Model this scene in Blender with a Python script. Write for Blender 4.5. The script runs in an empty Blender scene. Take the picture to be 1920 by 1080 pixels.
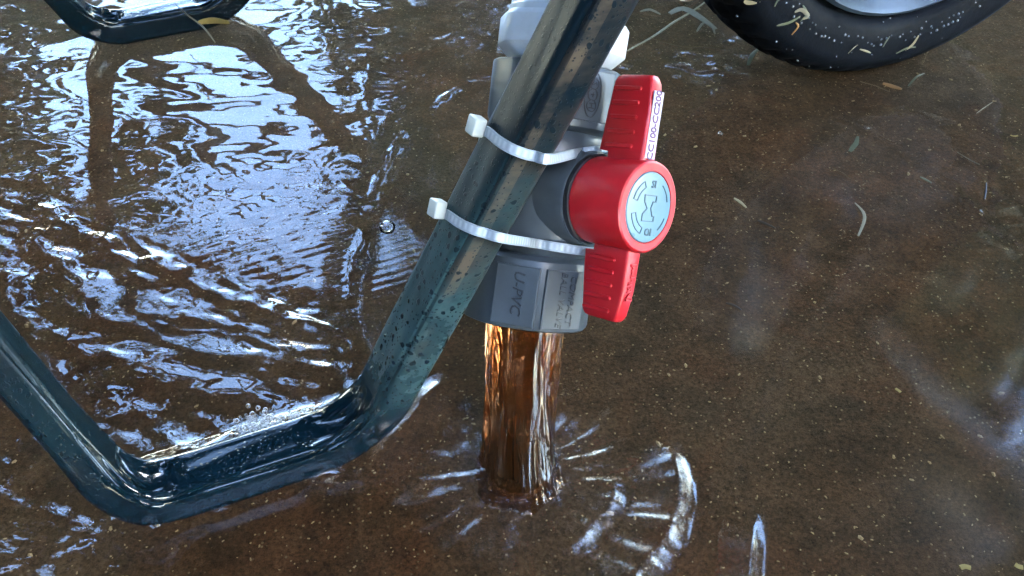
import bpy, bmesh, math, random
import numpy as np
from mathutils import Vector, Matrix
from mathutils.bvhtree import BVHTree

random.seed(7); RNG = np.random.default_rng(11)
SC = bpy.context.scene
COL = SC.collection
R = math.radians

# ------------------------------------------------------------------ camera
CAM_H = 0.45
F = 1663.0                                   # focal length in pixels of the 1920 px wide photograph
cam_d = bpy.data.cameras.new('camera')
cam_d.sensor_width = 36.0
cam_d.lens = 36.0 * F / 1920.0
cam_d.clip_start = 0.01; cam_d.clip_end = 1000.0
cam = bpy.data.objects.new('camera', cam_d); COL.objects.link(cam)
cam.location = (0, 0, CAM_H); cam.rotation_euler = (R(45), 0, 0)
SC.camera = cam
CO = Vector((0, 0, CAM_H))
FW = Vector((0, math.sqrt(.5), -math.sqrt(.5))); UP = Vector((0, math.sqrt(.5), math.sqrt(.5))); RT = Vector((1, 0, 0))

# ------------------------------------------------------------------ sky, sun, exposure
SUN_EL, SUN_AZ = 38.0, 128.0                  # azimuth clockwise from +Y
world = bpy.data.worlds.new('World'); SC.world = world; world.use_nodes = True
wn = world.node_tree.nodes; wl = world.node_tree.links
sky = wn.new('ShaderNodeTexSky'); sky.sky_type = 'NISHITA'; sky.sun_disc = False
sky.sun_elevation = R(SUN_EL); sky.sun_rotation = R(SUN_AZ)
sky.air_density = 1.0; sky.dust_density = .35; sky.ozone_density = 2.0
wn['Background'].inputs['Strength'].default_value = 0.15
wl.new(sky.outputs[0], wn['Background'].inputs[0])
sd = bpy.data.lights.new('sun', 'SUN'); sd.energy = 0.5; sd.angle = R(30); sd.color = (1, .95, .88)
so = bpy.data.objects.new('sun', sd); COL.objects.link(so)
so.rotation_euler = (R(90 - SUN_EL), 0, R(180 - SUN_AZ))
SC.view_settings.view_transform = 'Standard'; SC.view_settings.look = 'None'
SC.view_settings.gamma = 1.0; SC.view_settings.exposure = 5.2
SC.render.engine = 'CYCLES'
SC.cycles.use_denoising = True; SC.cycles.use_adaptive_sampling = True; SC.cycles.adaptive_threshold = .03
SC.cycles.max_bounces = 6; SC.cycles.transparent_max_bounces = 10; SC.cycles.caustics_reflective = False; SC.cycles.caustics_refractive = False
SC.cycles.transmission_bounces = 5; SC.cycles.glossy_bounces = 3; SC.cycles.diffuse_bounces = 2
SC.cycles.sample_clamp_indirect = 0.6

# ------------------------------------------------------------------ helpers
def ray(u, v):
    return RT * (u - 960) + UP * (540 - v) + FW * F
def at_depth(u, v, d):
    return CO + ray(u, v) * (d / F)
def on_ground(u, v, z=0.0):
    r = ray(u, v); return CO + r * ((z - CAM_H) / r.z)

def tag(o, label=None, cat=None, group=None, kind=None):
    if label: o['label'] = label
    if cat: o['category'] = cat
    if group: o['group'] = group
    if kind: o['kind'] = kind
    return o
def empty(name, loc=(0, 0, 0), mat=None):
    o = bpy.data.objects.new(name, None); COL.objects.link(o); o.empty_display_size = .02
    if mat is not None: o.matrix_world = mat
    else: o.location = loc
    return o
def mesh_obj(name, verts, faces, mat, parent=None, smooth=True, auto=None):
    me = bpy.data.meshes.new(name); me.from_pydata([tuple(v) for v in verts], [], faces); me.update()
    return link(name, me, mat, parent, smooth, auto)
def link(name, me, mat, parent=None, smooth=True, auto=None):
    for m in (mat if isinstance(mat, (list, tuple)) else [mat]): me.materials.append(m)
    if smooth:
        me.polygons.foreach_set('use_smooth', [True] * len(me.polygons))
        if auto is not None: me.set_sharp_from_angle(angle=R(auto))
    o = bpy.data.objects.new(name, me); COL.objects.link(o)
    if parent is not None: o.parent = parent
    return o
def bm_obj(name, bm, mat, parent=None, smooth=True, auto=35):
    me = bpy.data.meshes.new(name); bmesh.ops.recalc_face_normals(bm, faces=bm.faces); bm.to_mesh(me); bm.free()
    return link(name, me, mat, parent, smooth, auto)
def big_mesh(name, V, Q, mat, parent=None, smooth=True):
    """numpy quads (n,4) or tris (n,3)"""
    me = bpy.data.meshes.new(name); k = Q.shape[1]
    me.vertices.add(len(V)); me.vertices.foreach_set('co', V.astype(np.float32).ravel())
    me.loops.add(Q.size); me.loops.foreach_set('vertex_index', Q.astype(np.int32).ravel())
    me.polygons.add(len(Q)); me.polygons.foreach_set('loop_start', np.arange(0, Q.size, k, dtype=np.int32))
    me.polygons.foreach_set('loop_total', np.full(len(Q), k, dtype=np.int32))
    me.update(calc_edges=True); me.validate()
    return link(name, me, mat, parent, smooth)

_PT = {}
def perlin(x, y, seed=0):
    if seed not in _PT:
        rs = np.random.RandomState(seed); p = rs.permutation(256); p = np.concatenate([p, p, p]); ga = rs.rand(256) * 2 * np.pi
        _PT[seed] = (p, np.cos(ga), np.sin(ga))
    p, gx, gy = _PT[seed]
    xi = np.floor(x).astype(int); yi = np.floor(y).astype(int); xf = x - xi; yf = y - yi; xi &= 255; yi &= 255
    u = xf**3 * (xf * (xf * 6 - 15) + 10); v = yf**3 * (yf * (yf * 6 - 15) + 10)
    def g(ix, iy, dx, dy):
        h = p[p[ix] + iy]; return gx[h] * dx + gy[h] * dy
    a = g(xi, yi, xf, yf); b = g(xi + 1, yi, xf - 1, yf); c = g(xi, yi + 1, xf, yf - 1); d = g(xi + 1, yi + 1, xf - 1, yf - 1)
    return (a + u * (b - a)) * (1 - v) + (c + u * (d - c)) * v
def sstep(a, b, x):
    t = np.clip((x - a) / (b - a), 0, 1); return t * t * (3 - 2 * t)

# ------------------------------------------------------------------ materials
def new_mat(name):
    m = bpy.data.materials.new(name); m.use_nodes = True
    return m, m.node_tree.nodes, m.node_tree.links, m.node_tree.nodes['Principled BSDF']
def noise(n, l, vec, scale, detail=4, rough=.6, dist=0.0):
    t = n.new('ShaderNodeTexNoise'); t.inputs['Scale'].default_value = scale; t.inputs['Detail'].default_value = detail
    t.inputs['Roughness'].default_value = rough; t.inputs['Distortion'].default_value = dist
    if vec: l.new(vec, t.inputs['Vector'])
    return t.outputs['Fac']
def ramp(n, l, fac, stops):
    r = n.new('ShaderNodeValToRGB'); el = r.color_ramp.elements
    while len(el) < len(stops): el.new(.5)
    for e, (p, c) in zip(el, stops):
        e.position = p; e.color = (c, c, c, 1) if isinstance(c, (int, float)) else (*c, 1)
    l.new(fac, r.inputs[0]); return r.outputs[0]
def mix(n, l, fac, a, b, mode='MIX'):
    m = n.new('ShaderNodeMix'); m.data_type = 'RGBA'; m.blend_type = mode
    for k, v in ((0, fac), (6, a), (7, b)):
        if hasattr(v, 'is_output'): l.new(v, m.inputs[k])
        elif k == 0: m.inputs[0].default_value = v
        else: m.inputs[k].default_value = (*v, 1)
    return m.outputs[2]
def bump(n, l, h, strength, dist, normal=None):
    b = n.new('ShaderNodeBump'); b.inputs['Strength'].default_value = strength; b.inputs['Distance'].default_value = dist
    l.new(h, b.inputs['Height'])
    if normal: l.new(normal, b.inputs['Normal'])
    return b.outputs[0]
def coords(n, which='Object'):
    return n.new('ShaderNodeTexCoord').outputs[which]

def plastic(name, col, rough=.3, var=.06, grain=900, spec=.5, bumpd=.00006, smudge=.15):
    m, n, l, b = new_mat(name); v = coords(n)
    f = noise(n, l, v, 60, 5); c2 = tuple(max(0, x * (1 - var * 3)) for x in col)
    l.new(mix(n, l, ramp(n, l, f, [(.35, 0), (.7, 1)]), c2, col), b.inputs['Base Color'])
    g = noise(n, l, v, 45, 6, .7)
    r = n.new('ShaderNodeMapRange'); r.inputs[3].default_value = rough - smudge * .5; r.inputs[4].default_value = rough + smudge
    l.new(g, r.inputs[0]); l.new(r.outputs[0], b.inputs['Roughness'])
    b.inputs['Specular IOR Level'].default_value = spec
    l.new(bump(n, l, noise(n, l, v, grain, 2), .25, bumpd), b.inputs['Normal'])
    return m

M = {}
M['red'] = plastic('red_plastic', (.55, .012, .019), .28)
M['grey'] = plastic('grey_upvc', (.053, .066, .075), .32, spec=.38)
M['grey_dark'] = plastic('grey_upvc_relief_shade', (.012, .016, .02), .3)  # darker than the body: shading of the raised letters put into the colour
M['white'] = plastic('white_pvc', (.56, .59, .60), .34)
M['cap'] = plastic('pale_cap_plastic', (.13, .235, .285), .26)
M['cap_dark'] = plastic('cap_relief_shade', (.05, .10, .125), .3)  # embossed cap marks, their edge shading painted as a darker tone
M['sheen_strip'] = plastic('pale_sky_sheen', (.46, .42, .50), .3)  # pale colour standing for sky reflected on the red grip
M['violet'] = plastic('violet_print', (.11, .03, .12), .4)
M['black'] = plastic('black_gap', (.012, .012, .016), .4)
M['nylon'] = plastic('nylon_head', (.60, .64, .57), .35)
b = M['nylon'].node_tree.nodes['Principled BSDF']; b.inputs['Subsurface Weight'].default_value = .3; b.inputs['Subsurface Radius'].default_value = (.004, .004, .004)
b.inputs['Subsurface Scale'].default_value = 1.0

def make_strap():
    m, n, l, b = new_mat('nylon_strap')
    uv = n.new('ShaderNodeUVMap').outputs[0]
    w = n.new('ShaderNodeTexWave'); w.inputs['Scale'].default_value = 1.0; l.new(uv, w.inputs['Vector'])
    w.wave_type = 'BANDS'; w.bands_direction = 'X'
    sx = n.new('ShaderNodeSeparateXYZ'); l.new(uv, sx.inputs[0])
    e = ramp(n, l, sx.outputs[1], [(.0, 0), (.12, 0), (.2, 1), (.8, 1), (.88, 0), (1, 0)])
    h = n.new('ShaderNodeMath'); h.operation = 'MULTIPLY'; l.new(w.outputs['Fac'], h.inputs[0]); l.new(e, h.inputs[1])
    l.new(mix(n, l, h.outputs[0], (.34, .40, .44), (.48, .54, .57)), b.inputs['Base Color'])
    b.inputs['Roughness'].default_value = .32; b.inputs['Transmission Weight'].default_value = .12
    l.new(bump(n, l, h.outputs[0], .6, .0004), b.inputs['Normal'])
    return m
M['strap'] = make_strap()

def make_paint(name, side, tan=(.060, .047, .034), lo=.40, hi=.66):
    """dark green enamel with a dried film, round drops and (on the side face) brown dust"""
    m, n, l, b = new_mat(name); v = coords(n); g = n.new('ShaderNodeNewGeometry').outputs['Position']
    sx = n.new('ShaderNodeSeparateXYZ'); l.new(g, sx.inputs[0])
    warp = n.new('ShaderNodeTexNoise'); warp.inputs['Scale'].default_value = 90; l.new(v, warp.inputs['Vector'])
    wv = n.new('ShaderNodeVectorMath'); wv.operation = 'MULTIPLY_ADD'; l.new(warp.outputs['Color'], wv.inputs[0]); wv.inputs[1].default_value = (.006,) * 3; l.new(v, wv.inputs[2])
    vo = n.new('ShaderNodeTexVoronoi'); vo.inputs['Scale'].default_value = 215; vo.inputs['Randomness'].default_value = 1; l.new(wv.outputs[0], vo.inputs['Vector'])
    sc_ = n.new('ShaderNodeSeparateColor'); l.new(vo.outputs['Color'], sc_.inputs[0])
    mm = n.new('ShaderNodeMath'); mm.operation = 'MULTIPLY_ADD'; l.new(sc_.outputs[0], mm.inputs[0]); mm.inputs[1].default_value = -.34; l.new(vo.outputs['Distance'], mm.inputs[2])
    drop = ramp(n, l, mm.outputs[0], [(.0, .95), (.05, 0)])          # 1 inside a drop
    vo2 = n.new('ShaderNodeTexVoronoi'); vo2.inputs['Scale'].default_value = 420; l.new(wv.outputs[0], vo2.inputs['Vector'])
    drop2 = ramp(n, l, vo2.outputs['Distance'], [(.20, .85), (.26, 0)])
    dr = n.new('ShaderNodeMath'); dr.operation = 'MAXIMUM'; l.new(drop, dr.inputs[0]); l.new(drop2, dr.inputs[1])
    film_amt = ramp(n, l, noise(n, l, v, 28, 5, .65), [(.38, .35), (.62, 1)])
    # film at middle height only, fading out near the water and up the tube
    h1 = n.new('ShaderNodeMapRange'); h1.inputs[1].default_value = .035; h1.inputs[2].default_value = .075; l.new(sx.outputs[2], h1.inputs[0])
    h2 = n.new('ShaderNodeMapRange'); h2.inputs[1].default_value = .215; h2.inputs[2].default_value = .15; l.new(sx.outputs[2], h2.inputs[0])
    a = n.new('ShaderNodeMath'); a.operation = 'MULTIPLY'; l.new(h1.outputs[0], a.inputs[0]); l.new(h2.outputs[0], a.inputs[1])
    dt = n.new('ShaderNodeVectorMath'); dt.operation = 'DOT_PRODUCT'; l.new(g, dt.inputs[0]); dt.inputs[1].default_value = (math.cos(R(22)), math.sin(R(22)), 0)
    fm = n.new('ShaderNodeMapRange'); fm.inputs[1].default_value = -.04; fm.inputs[2].default_value = .05; fm.inputs[3].default_value = .10; l.new(dt.outputs['Value'], fm.inputs[0])   # little film on the rear upright, so it is darker
    h1b = h1; h1 = n.new('ShaderNodeMath'); h1.operation = 'MULTIPLY'; l.new(h1b.outputs[0], h1.inputs[0]); l.new(fm.outputs[0], h1.inputs[1])
    a = n.new('ShaderNodeMath'); a.operation = 'MULTIPLY'; l.new(h1.outputs[0], a.inputs[0]); l.new(h2.outputs[0], a.inputs[1])
    a2 = n.new('ShaderNodeMath'); a2.operation = 'MULTIPLY'; l.new(a.outputs[0], a2.inputs[0]); l.new(film_amt, a2.inputs[1])
    inv = n.new('ShaderNodeMath'); inv.operation = 'SUBTRACT'; inv.inputs[0].default_value = 1; l.new(dr.outputs[0], inv.inputs[1])
    film = n.new('ShaderNodeMath'); film.operation = 'MULTIPLY'; l.new(a2.outputs[0], film.inputs[0]); l.new(inv.outputs[0], film.inputs[1])
    enamel = (.0018, .0085, .0135)
    filmc = mix(n, l, noise(n, l, v, 12, 3), (.027, .076, .077), (.042, .074, .079))
    col = mix(n, l, film.outputs[0], enamel, filmc)
    if side:
        mpd = n.new('ShaderNodeMapping'); mpd.inputs['Rotation'].default_value = (0, R(62), R(22)); mpd.inputs['Scale'].default_value = (1, 3, 3); l.new(v, mpd.inputs[0])
        d = ramp(n, l, noise(n, l, mpd.outputs[0], 14, 6, .65), [(lo, 0), (hi, .9)])
        d2 = n.new('ShaderNodeMath'); d2.operation = 'MULTIPLY'; hz = n.new('ShaderNodeMapRange'); hz.inputs[1].default_value = .075; hz.inputs[2].default_value = .14; l.new(sx.outputs[2], hz.inputs[0]); l.new(d, d2.inputs[0]); hm = n.new('ShaderNodeMath'); hm.operation = 'MULTIPLY'; l.new(hz.outputs[0], hm.inputs[0]); l.new(fm.outputs[0], hm.inputs[1]); l.new(hm.outputs[0], d2.inputs[1])
        d3 = n.new('ShaderNodeMath'); d3.operation = 'MULTIPLY'; l.new(d2.outputs[0], d3.inputs[0]); l.new(inv.outputs[0], d3.inputs[1])
        col = mix(n, l, d3.outputs[0], col, tan)
    l.new(col, b.inputs['Base Color'])
    r = n.new('ShaderNodeMapRange'); r.inputs[3].default_value = .10; r.inputs[4].default_value = .42; l.new(film.outputs[0], r.inputs[0])
    r2 = n.new('ShaderNodeMapRange'); r2.inputs[1].default_value = .05; r2.inputs[2].default_value = .13; r2.inputs[3].default_value = 0; r2.inputs[4].default_value = .34; l.new(sx.outputs[2], r2.inputs[0])
    r3 = n.new('ShaderNodeMath'); r3.operation = 'MAXIMUM'; l.new(r.outputs[0], r3.inputs[0]); l.new(r2.outputs[0], r3.inputs[1])
    l.new(r3.outputs[0], b.inputs['Roughness']); 
    r4 = n.new('ShaderNodeMapRange'); r4.inputs[1].default_value = .05; r4.inputs[2].default_value = .11; r4.inputs[3].default_value = .45; r4.inputs[4].default_value = .14; l.new(sx.outputs[2], r4.inputs[0]); l.new(r4.outputs[0], b.inputs['Specular IOR Level']); b.inputs['Coat Roughness'].default_value = .08
    l.new(bump(n, l, dr.outputs[0], .35, .0006, bump(n, l, noise(n, l, v, 55, 3), .25, .0008)), b.inputs['Normal'])
    return m
M['paint'] = make_paint('green_enamel', False)
M['paint_side'] = make_paint('green_enamel_dusty', True, (.040, .034, .027))
M['paint_edge'] = make_paint('green_enamel_worn', True, (.095, .073, .049), .38, .60)

def make_rubber():
    m, n, l, b = new_mat('tyre_rubber'); v = coords(n)
    l.new(mix(n, l, noise(n, l, v, 40, 6), (.0022, .0030, .0045), (.0060, .0075, .010)), b.inputs['Base Color'])
    l.new(ramp(n, l, noise(n, l, v, 25, 5), [(.3, .42), (.7, .65)]), b.inputs['Roughness'])
    b.inputs['Specular IOR Level'].default_value = .05
    l.new(bump(n, l, noise(n, l, v, 260, 4), .4, .0006), b.inputs['Normal'])
    return m
M['rubber'] = make_rubber()
m, n, l, b = new_mat('rim_steel'); M['rim'] = m; v = coords(n)
l.new(mix(n, l, noise(n, l, v, 30, 6, .7), (.012, .020, .030), (.060, .085, .11)), b.inputs['Base Color'])
b.inputs['Metallic'].default_value = .2; b.inputs['Roughness'].default_value = .34

def make_bed():
    m, n, l, b = new_mat('silty_bed'); v = coords(n)
    big = ramp(n, l, noise(n, l, v, 5.0, 5, .6, .6), [(.35, 0), (.65, 1)])
    c = mix(n, l, big, (.034, .0195, .0105), (.064, .0355, .0165))
    mid = ramp(n, l, noise(n, l, v, 34, 7, .75, .15), [(.40, 0), (.60, 1)])
    c = mix(n, l, mid, mix(n, l, .72, c, (.012, .0075, .0050)), c)
    pat = ramp(n, l, noise(n, l, v, 3.1, 2), [(.45, 0), (.62, 1)])
    c = mix(n, l, pat, c, mix(n, l, mid, (.030, .0235, .0155), (.050, .037, .022)))
    red = ramp(n, l, noise(n, l, v, 13, 5, .6, 1.0), [(.50, 0), (.68, .4)])
    c = mix(n, l, red, c, (.072, .030, .0125))
    silt = ramp(n, l, noise(n, l, v, 7, 3, .5, .8), [(.44, 0), (.50, .22), (.56, 0)])
    c = mix(n, l, silt, c, (.085, .058, .034))
    fine = ramp(n, l, noise(n, l, v, 420, 4, .8), [(.3, .25), (.7, 1.9)])
    c = mix(n, l, 1.0, c, fine, 'MULTIPLY')
    vo = n.new('ShaderNodeTexVoronoi'); vo.inputs['Scale'].default_value = 330; l.new(v, vo.inputs['Vector'])
    rnd = n.new('ShaderNodeSeparateColor'); l.new(vo.outputs['Color'], rnd.inputs[0])
    pick = ramp(n, l, rnd.outputs[0], [(.80, 0), (.86, 1)])
    dot = ramp(n, l, vo.outputs['Distance'], [(.20, 1), (.30, 0)])
    pd = n.new('ShaderNodeMath'); pd.operation = 'MULTIPLY'; l.new(pick, pd.inputs[0]); l.new(dot, pd.inputs[1])
    c = mix(n, l, pd.outputs[0], c, mix(n, l, rnd.outputs[1], (.06, .045, .027), (.16, .135, .085)))
    l.new(c, b.inputs['Base Color']); b.inputs['Roughness'].default_value = .8; b.inputs['Specular IOR Level'].default_value = .15
    l.new(bump(n, l, noise(n, l, v, 300, 5, .8), .8, .002), b.inputs['Normal'])
    return m
M['bed'] = make_bed()

def make_water():
    m, n, l, b = new_mat('shallow_water'); n.remove(b); out = n['Material Output']; v = coords(n)
    tr = n.new('ShaderNodeBsdfTransparent'); tr.inputs[0].default_value = (.90, .79, .67, 1)
    gl = n.new('ShaderNodeBsdfGlossy'); gl.inputs['Roughness'].default_value = .03; gl.inputs['Color'].default_value = (1, 1, 1, 1)
    fr = n.new('ShaderNodeFresnel'); fr.inputs['IOR'].default_value = 1.5
    at = n.new('ShaderNodeAttribute'); at.attribute_name = 'speed'
    rg = n.new('ShaderNodeMapRange'); rg.inputs[3].default_value = .02; rg.inputs[4].default_value = .07; l.new(at.outputs['Fac'], rg.inputs[0])
    af = n.new('ShaderNodeAttribute'); af.attribute_name = 'froth'; ma = n.new('ShaderNodeMath'); ma.operation = 'MULTIPLY_ADD'; l.new(af.outputs['Fac'], ma.inputs[0]); ma.inputs[1].default_value = .20; l.new(rg.outputs[0], ma.inputs[2]); l.new(ma.outputs[0], gl.inputs['Roughness'])
    l.new(fr.outputs[0], gl.inputs['Color'])
    ms = n.new('ShaderNodeAddShader'); l.new(tr.outputs[0], ms.inputs[0]); l.new(gl.outputs[0], ms.inputs[1])
    l.new(ms.outputs[0], out.inputs['Surface'])
    return m
M['water'] = make_water()

def make_jet():
    m, n, l, b = new_mat('tea_brown_water'); n.remove(b); out = n['Material Output']
    uv = n.new('ShaderNodeUVMap').outputs[0]
    def streak(sx, sy, det, dist=.5):
        mp = n.new('ShaderNodeMapping'); mp.inputs['Scale'].default_value = (sx, sy, 1); l.new(uv, mp.inputs[0])
        return noise(n, l, mp.outputs[0], 1.0, det, .65, dist)
    a, c = streak(9, .55, 2, .3), streak(24, .9, 2, .3)
    s0 = n.new('ShaderNodeSeparateXYZ'); l.new(uv, s0.inputs[0]); vy = s0.outputs[1]
    nb = bump(n, l, c, .45, .0013, bump(n, l, a, .9, .0045))
    tint = n.new('ShaderNodeMix'); tint.data_type = 'RGBA'; tint.inputs[7].default_value = (.44, .24, .13, 1); l.new(ramp(n, l, vy, [(.40, 0), (.85, .75)]), tint.inputs[0])
    tr = n.new('ShaderNodeBsdfRefraction'); tr.inputs['IOR'].default_value = 1.22; l.new(nb, tr.inputs['Normal']); l.new(ramp(n, l, vy, [(.1, .08), (.95, .16)]), tr.inputs['Roughness'])
    l.new(mix(n, l, ramp(n, l, a, [(.36, 0), (.64, 1)]), (.66, .30, .12), (.95, .76, .56)), tint.inputs[6]); l.new(tint.outputs[2], tr.inputs['Color'])
    tl = n.new('ShaderNodeBsdfTranslucent'); tl.inputs[0].default_value = (.95, .26, .035, 1); l.new(nb, tl.inputs['Normal'])
    gl = n.new('ShaderNodeBsdfGlossy'); gl.inputs['Roughness'].default_value = .06; l.new(nb, gl.inputs['Normal'])
    fr = n.new('ShaderNodeFresnel'); fr.inputs['IOR'].default_value = 1.36; l.new(nb, fr.inputs['Normal'])
    m1 = n.new('ShaderNodeMixShader'); l.new(ramp(n, l, c, [(.48, .02), (.66, .30)]), m1.inputs[0]); l.new(tr.outputs[0], m1.inputs[1]); l.new(tl.outputs[0], m1.inputs[2])
    mk = n.new('ShaderNodeBsdfTranslucent'); mk.inputs[0].default_value = (.20, .085, .030, 1); mk2 = n.new('ShaderNodeBsdfDiffuse'); mk2.inputs[0].default_value = (.045, .022, .010, 1)
    for q_ in (mk, mk2): l.new(nb, q_.inputs['Normal'])
    mk3 = n.new('ShaderNodeMixShader'); l.new(ramp(n, l, a, [(.42, 1), (.60, 0)]), mk3.inputs[0]); l.new(mk.outputs[0], mk3.inputs[1]); l.new(mk2.outputs[0], mk3.inputs[2])
    mu = n.new('ShaderNodeMath'); mu.operation = 'MULTIPLY'; l.new(ramp(n, l, vy, [(.38, .06), (.74, 1)]), mu.inputs[0]); l.new(ramp(n, l, c, [(.36, .35), (.62, .85)]), mu.inputs[1])
    mm_ = n.new('ShaderNodeMixShader'); l.new(mu.outputs[0], mm_.inputs[0]); l.new(m1.outputs[0], mm_.inputs[1]); l.new(mk3.outputs[0], mm_.inputs[2]); m1 = mm_
    sy = n.new('ShaderNodeSeparateXYZ'); l.new(uv, sy.inputs[0])                 # the column frays into clear strands lower down
    ad = n.new('ShaderNodeMath'); ad.operation = 'MULTIPLY_ADD'; l.new(sy.outputs[1], ad.inputs[0]); ad.inputs[1].default_value = .42; l.new(streak(12, .8, 2, .3), ad.inputs[2])
    clr = n.new('ShaderNodeBsdfTransparent'); clr.inputs[0].default_value = (.80, .62, .46, 1)
    m0 = n.new('ShaderNodeMixShader'); 
    end = ramp(n, l, sy.outputs[1], [(.84, 0), (.985, 1)]); fray = ramp(n, l, ad.outputs[0], [(.78, 0), (1.0, .45)])
    mxx = n.new('ShaderNodeMath'); mxx.operation = 'MAXIMUM'; l.new(end, mxx.inputs[0]); l.new(fray, mxx.inputs[1]); l.new(mxx.outputs[0], m0.inputs[0]); l.new(m1.outputs[0], m0.inputs[1]); l.new(clr.outputs[0], m0.inputs[2]); m1 = m0
    m2 = n.new('ShaderNodeMixShader'); l.new(fr.outputs[0], m2.inputs[0]); l.new(m1.outputs[0], m2.inputs[1]); l.new(gl.outputs[0], m2.inputs[2])
    l.new(m2.outputs[0], out.inputs['Surface']); return m
M['jet'] = make_jet()
m, n, l, b = new_mat('clear_drop'); M['drop'] = m
b.inputs['Base Color'].default_value = (.10, .11, .12, 1); b.inputs['Roughness'].default_value = .05; b.inputs['Specular IOR Level'].default_value = 1.0; b.inputs['IOR'].default_value = 1.55
m, n, l, b = new_mat('bubble_film'); M['bubble'] = m; n.remove(b); out = n['Material Output']
tr = n.new('ShaderNodeBsdfTransparent'); gl = n.new('ShaderNodeBsdfGlossy'); gl.inputs['Roughness'].default_value = .03
lw = n.new('ShaderNodeLayerWeight'); lw.inputs[0].default_value = .35
ms = n.new('ShaderNodeMixShader'); l.new(lw.outputs['Fresnel'], ms.inputs[0]); l.new(tr.outputs[0], ms.inputs[1]); l.new(gl.outputs[0], ms.inputs[2]); l.new(ms.outputs[0], out.inputs[0])

def leafy(name, c1, c2, rough=.5, trans=.15, scale=200):
    m, n, l, b = new_mat(name); v = coords(n)
    l.new(mix(n, l, noise(n, l, v, scale, 4), c1, c2), b.inputs['Base Color']); b.inputs['Roughness'].default_value = rough
    b.inputs['Subsurface Weight'].default_value = 0
    return m
_lf = leafy
def leafy(*a, **k):
    m = _lf(*a, **k); m.node_tree.nodes['Principled BSDF'].inputs['Specular IOR Level'].default_value = .2; return m
M['leaf'] = leafy('tree_leaf', (.03, .055, .016), (.055, .09, .025), .55, scale=2)
M['bark'] = leafy('tree_bark', (.05, .04, .03), (.10, .08, .06), .85, scale=20)
M['straw'] = leafy('straw', (.16, .13, .07), (.34, .29, .17), .45)
M['pale_straw'] = leafy('pale_straw', (.13, .115, .075), (.25, .215, .145), .8)
M['grass'] = leafy('green_blade', (.045, .055, .03), (.12, .125, .075), .4)
M['dead'] = leafy('dead_leaf', (.05, .033, .015), (.14, .09, .04), .5)
M['dark_bark'] = leafy('wet_bark', (.010, .008, .006), (.03, .022, .016), .35)
M['orange_leaf'] = leafy('orange_leaf', (.16, .07, .02), (.32, .17, .06), .45)
M['chip'] = leafy('yellow_chip', (.16, .115, .03), (.30, .22, .07), .7)
M['grit'] = leafy('pale_grit', (.10, .08, .045), (.34, .29, .18), .7, scale=300)

# ------------------------------------------------------------------ wheelbarrow frame
E_ = Vector((math.cos(R(22)), math.sin(R(22)), 0)); N_ = Vector((-E_.y, E_.x, 0)); ZZ = Vector((0, 0, 1))
def wb(e, n, z): return E_ * e + N_ * n + ZZ * z
C_NEAR = .325; C_FAR = C_NEAR + .556; E_FAR = .015

# ------------------------------------------------------------------ the setting: ground and water
def axis(lo, hi, fl, fh, step, growth=1.25):
    a = list(np.arange(fl, fh + step / 2, step)); s = step; x = a[-1]
    while x < hi: s *= growth; x += s; a.append(min(x, hi))
    s = step; x = a[0]; pre = []
    while x > lo: s *= growth; x -= s; pre.append(max(x, lo))
    return np.array(pre[::-1] + a)
def grid(xs, ys, fn):
    X, Y = np.meshgrid(xs, ys); Z = fn(X, Y); V = np.stack([X, Y, Z], -1).reshape(-1, 3)
    nx, ny = len(xs), len(ys); i = np.arange(nx * ny).reshape(ny, nx)
    Q = np.stack([i[:-1, :-1], i[:-1, 1:], i[1:, 1:], i[1:, :-1]], -1).reshape(-1, 4)
    return V, Q
def bed_fn(X, Y):
    h = .0010 * perlin(X * 22, Y * 22, 3) + .0006 * perlin(X * 70, Y * 70, 4) + .00035 * perlin(X * 190, Y * 190, 5)
    far = sstep(1.6, 4.0, np.hypot(X, Y - .6))
    return h - .0012 + far * (.05 + .04 * perlin(X * .4, Y * .4, 6))
V, Q = grid(axis(-70, 70, -.6, .75, .006), axis(-70, 70, .1, 1.15, .006), bed_fn)
ground = big_mesh('ground', V, Q, M['bed']); tag(ground, kind='structure')

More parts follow.
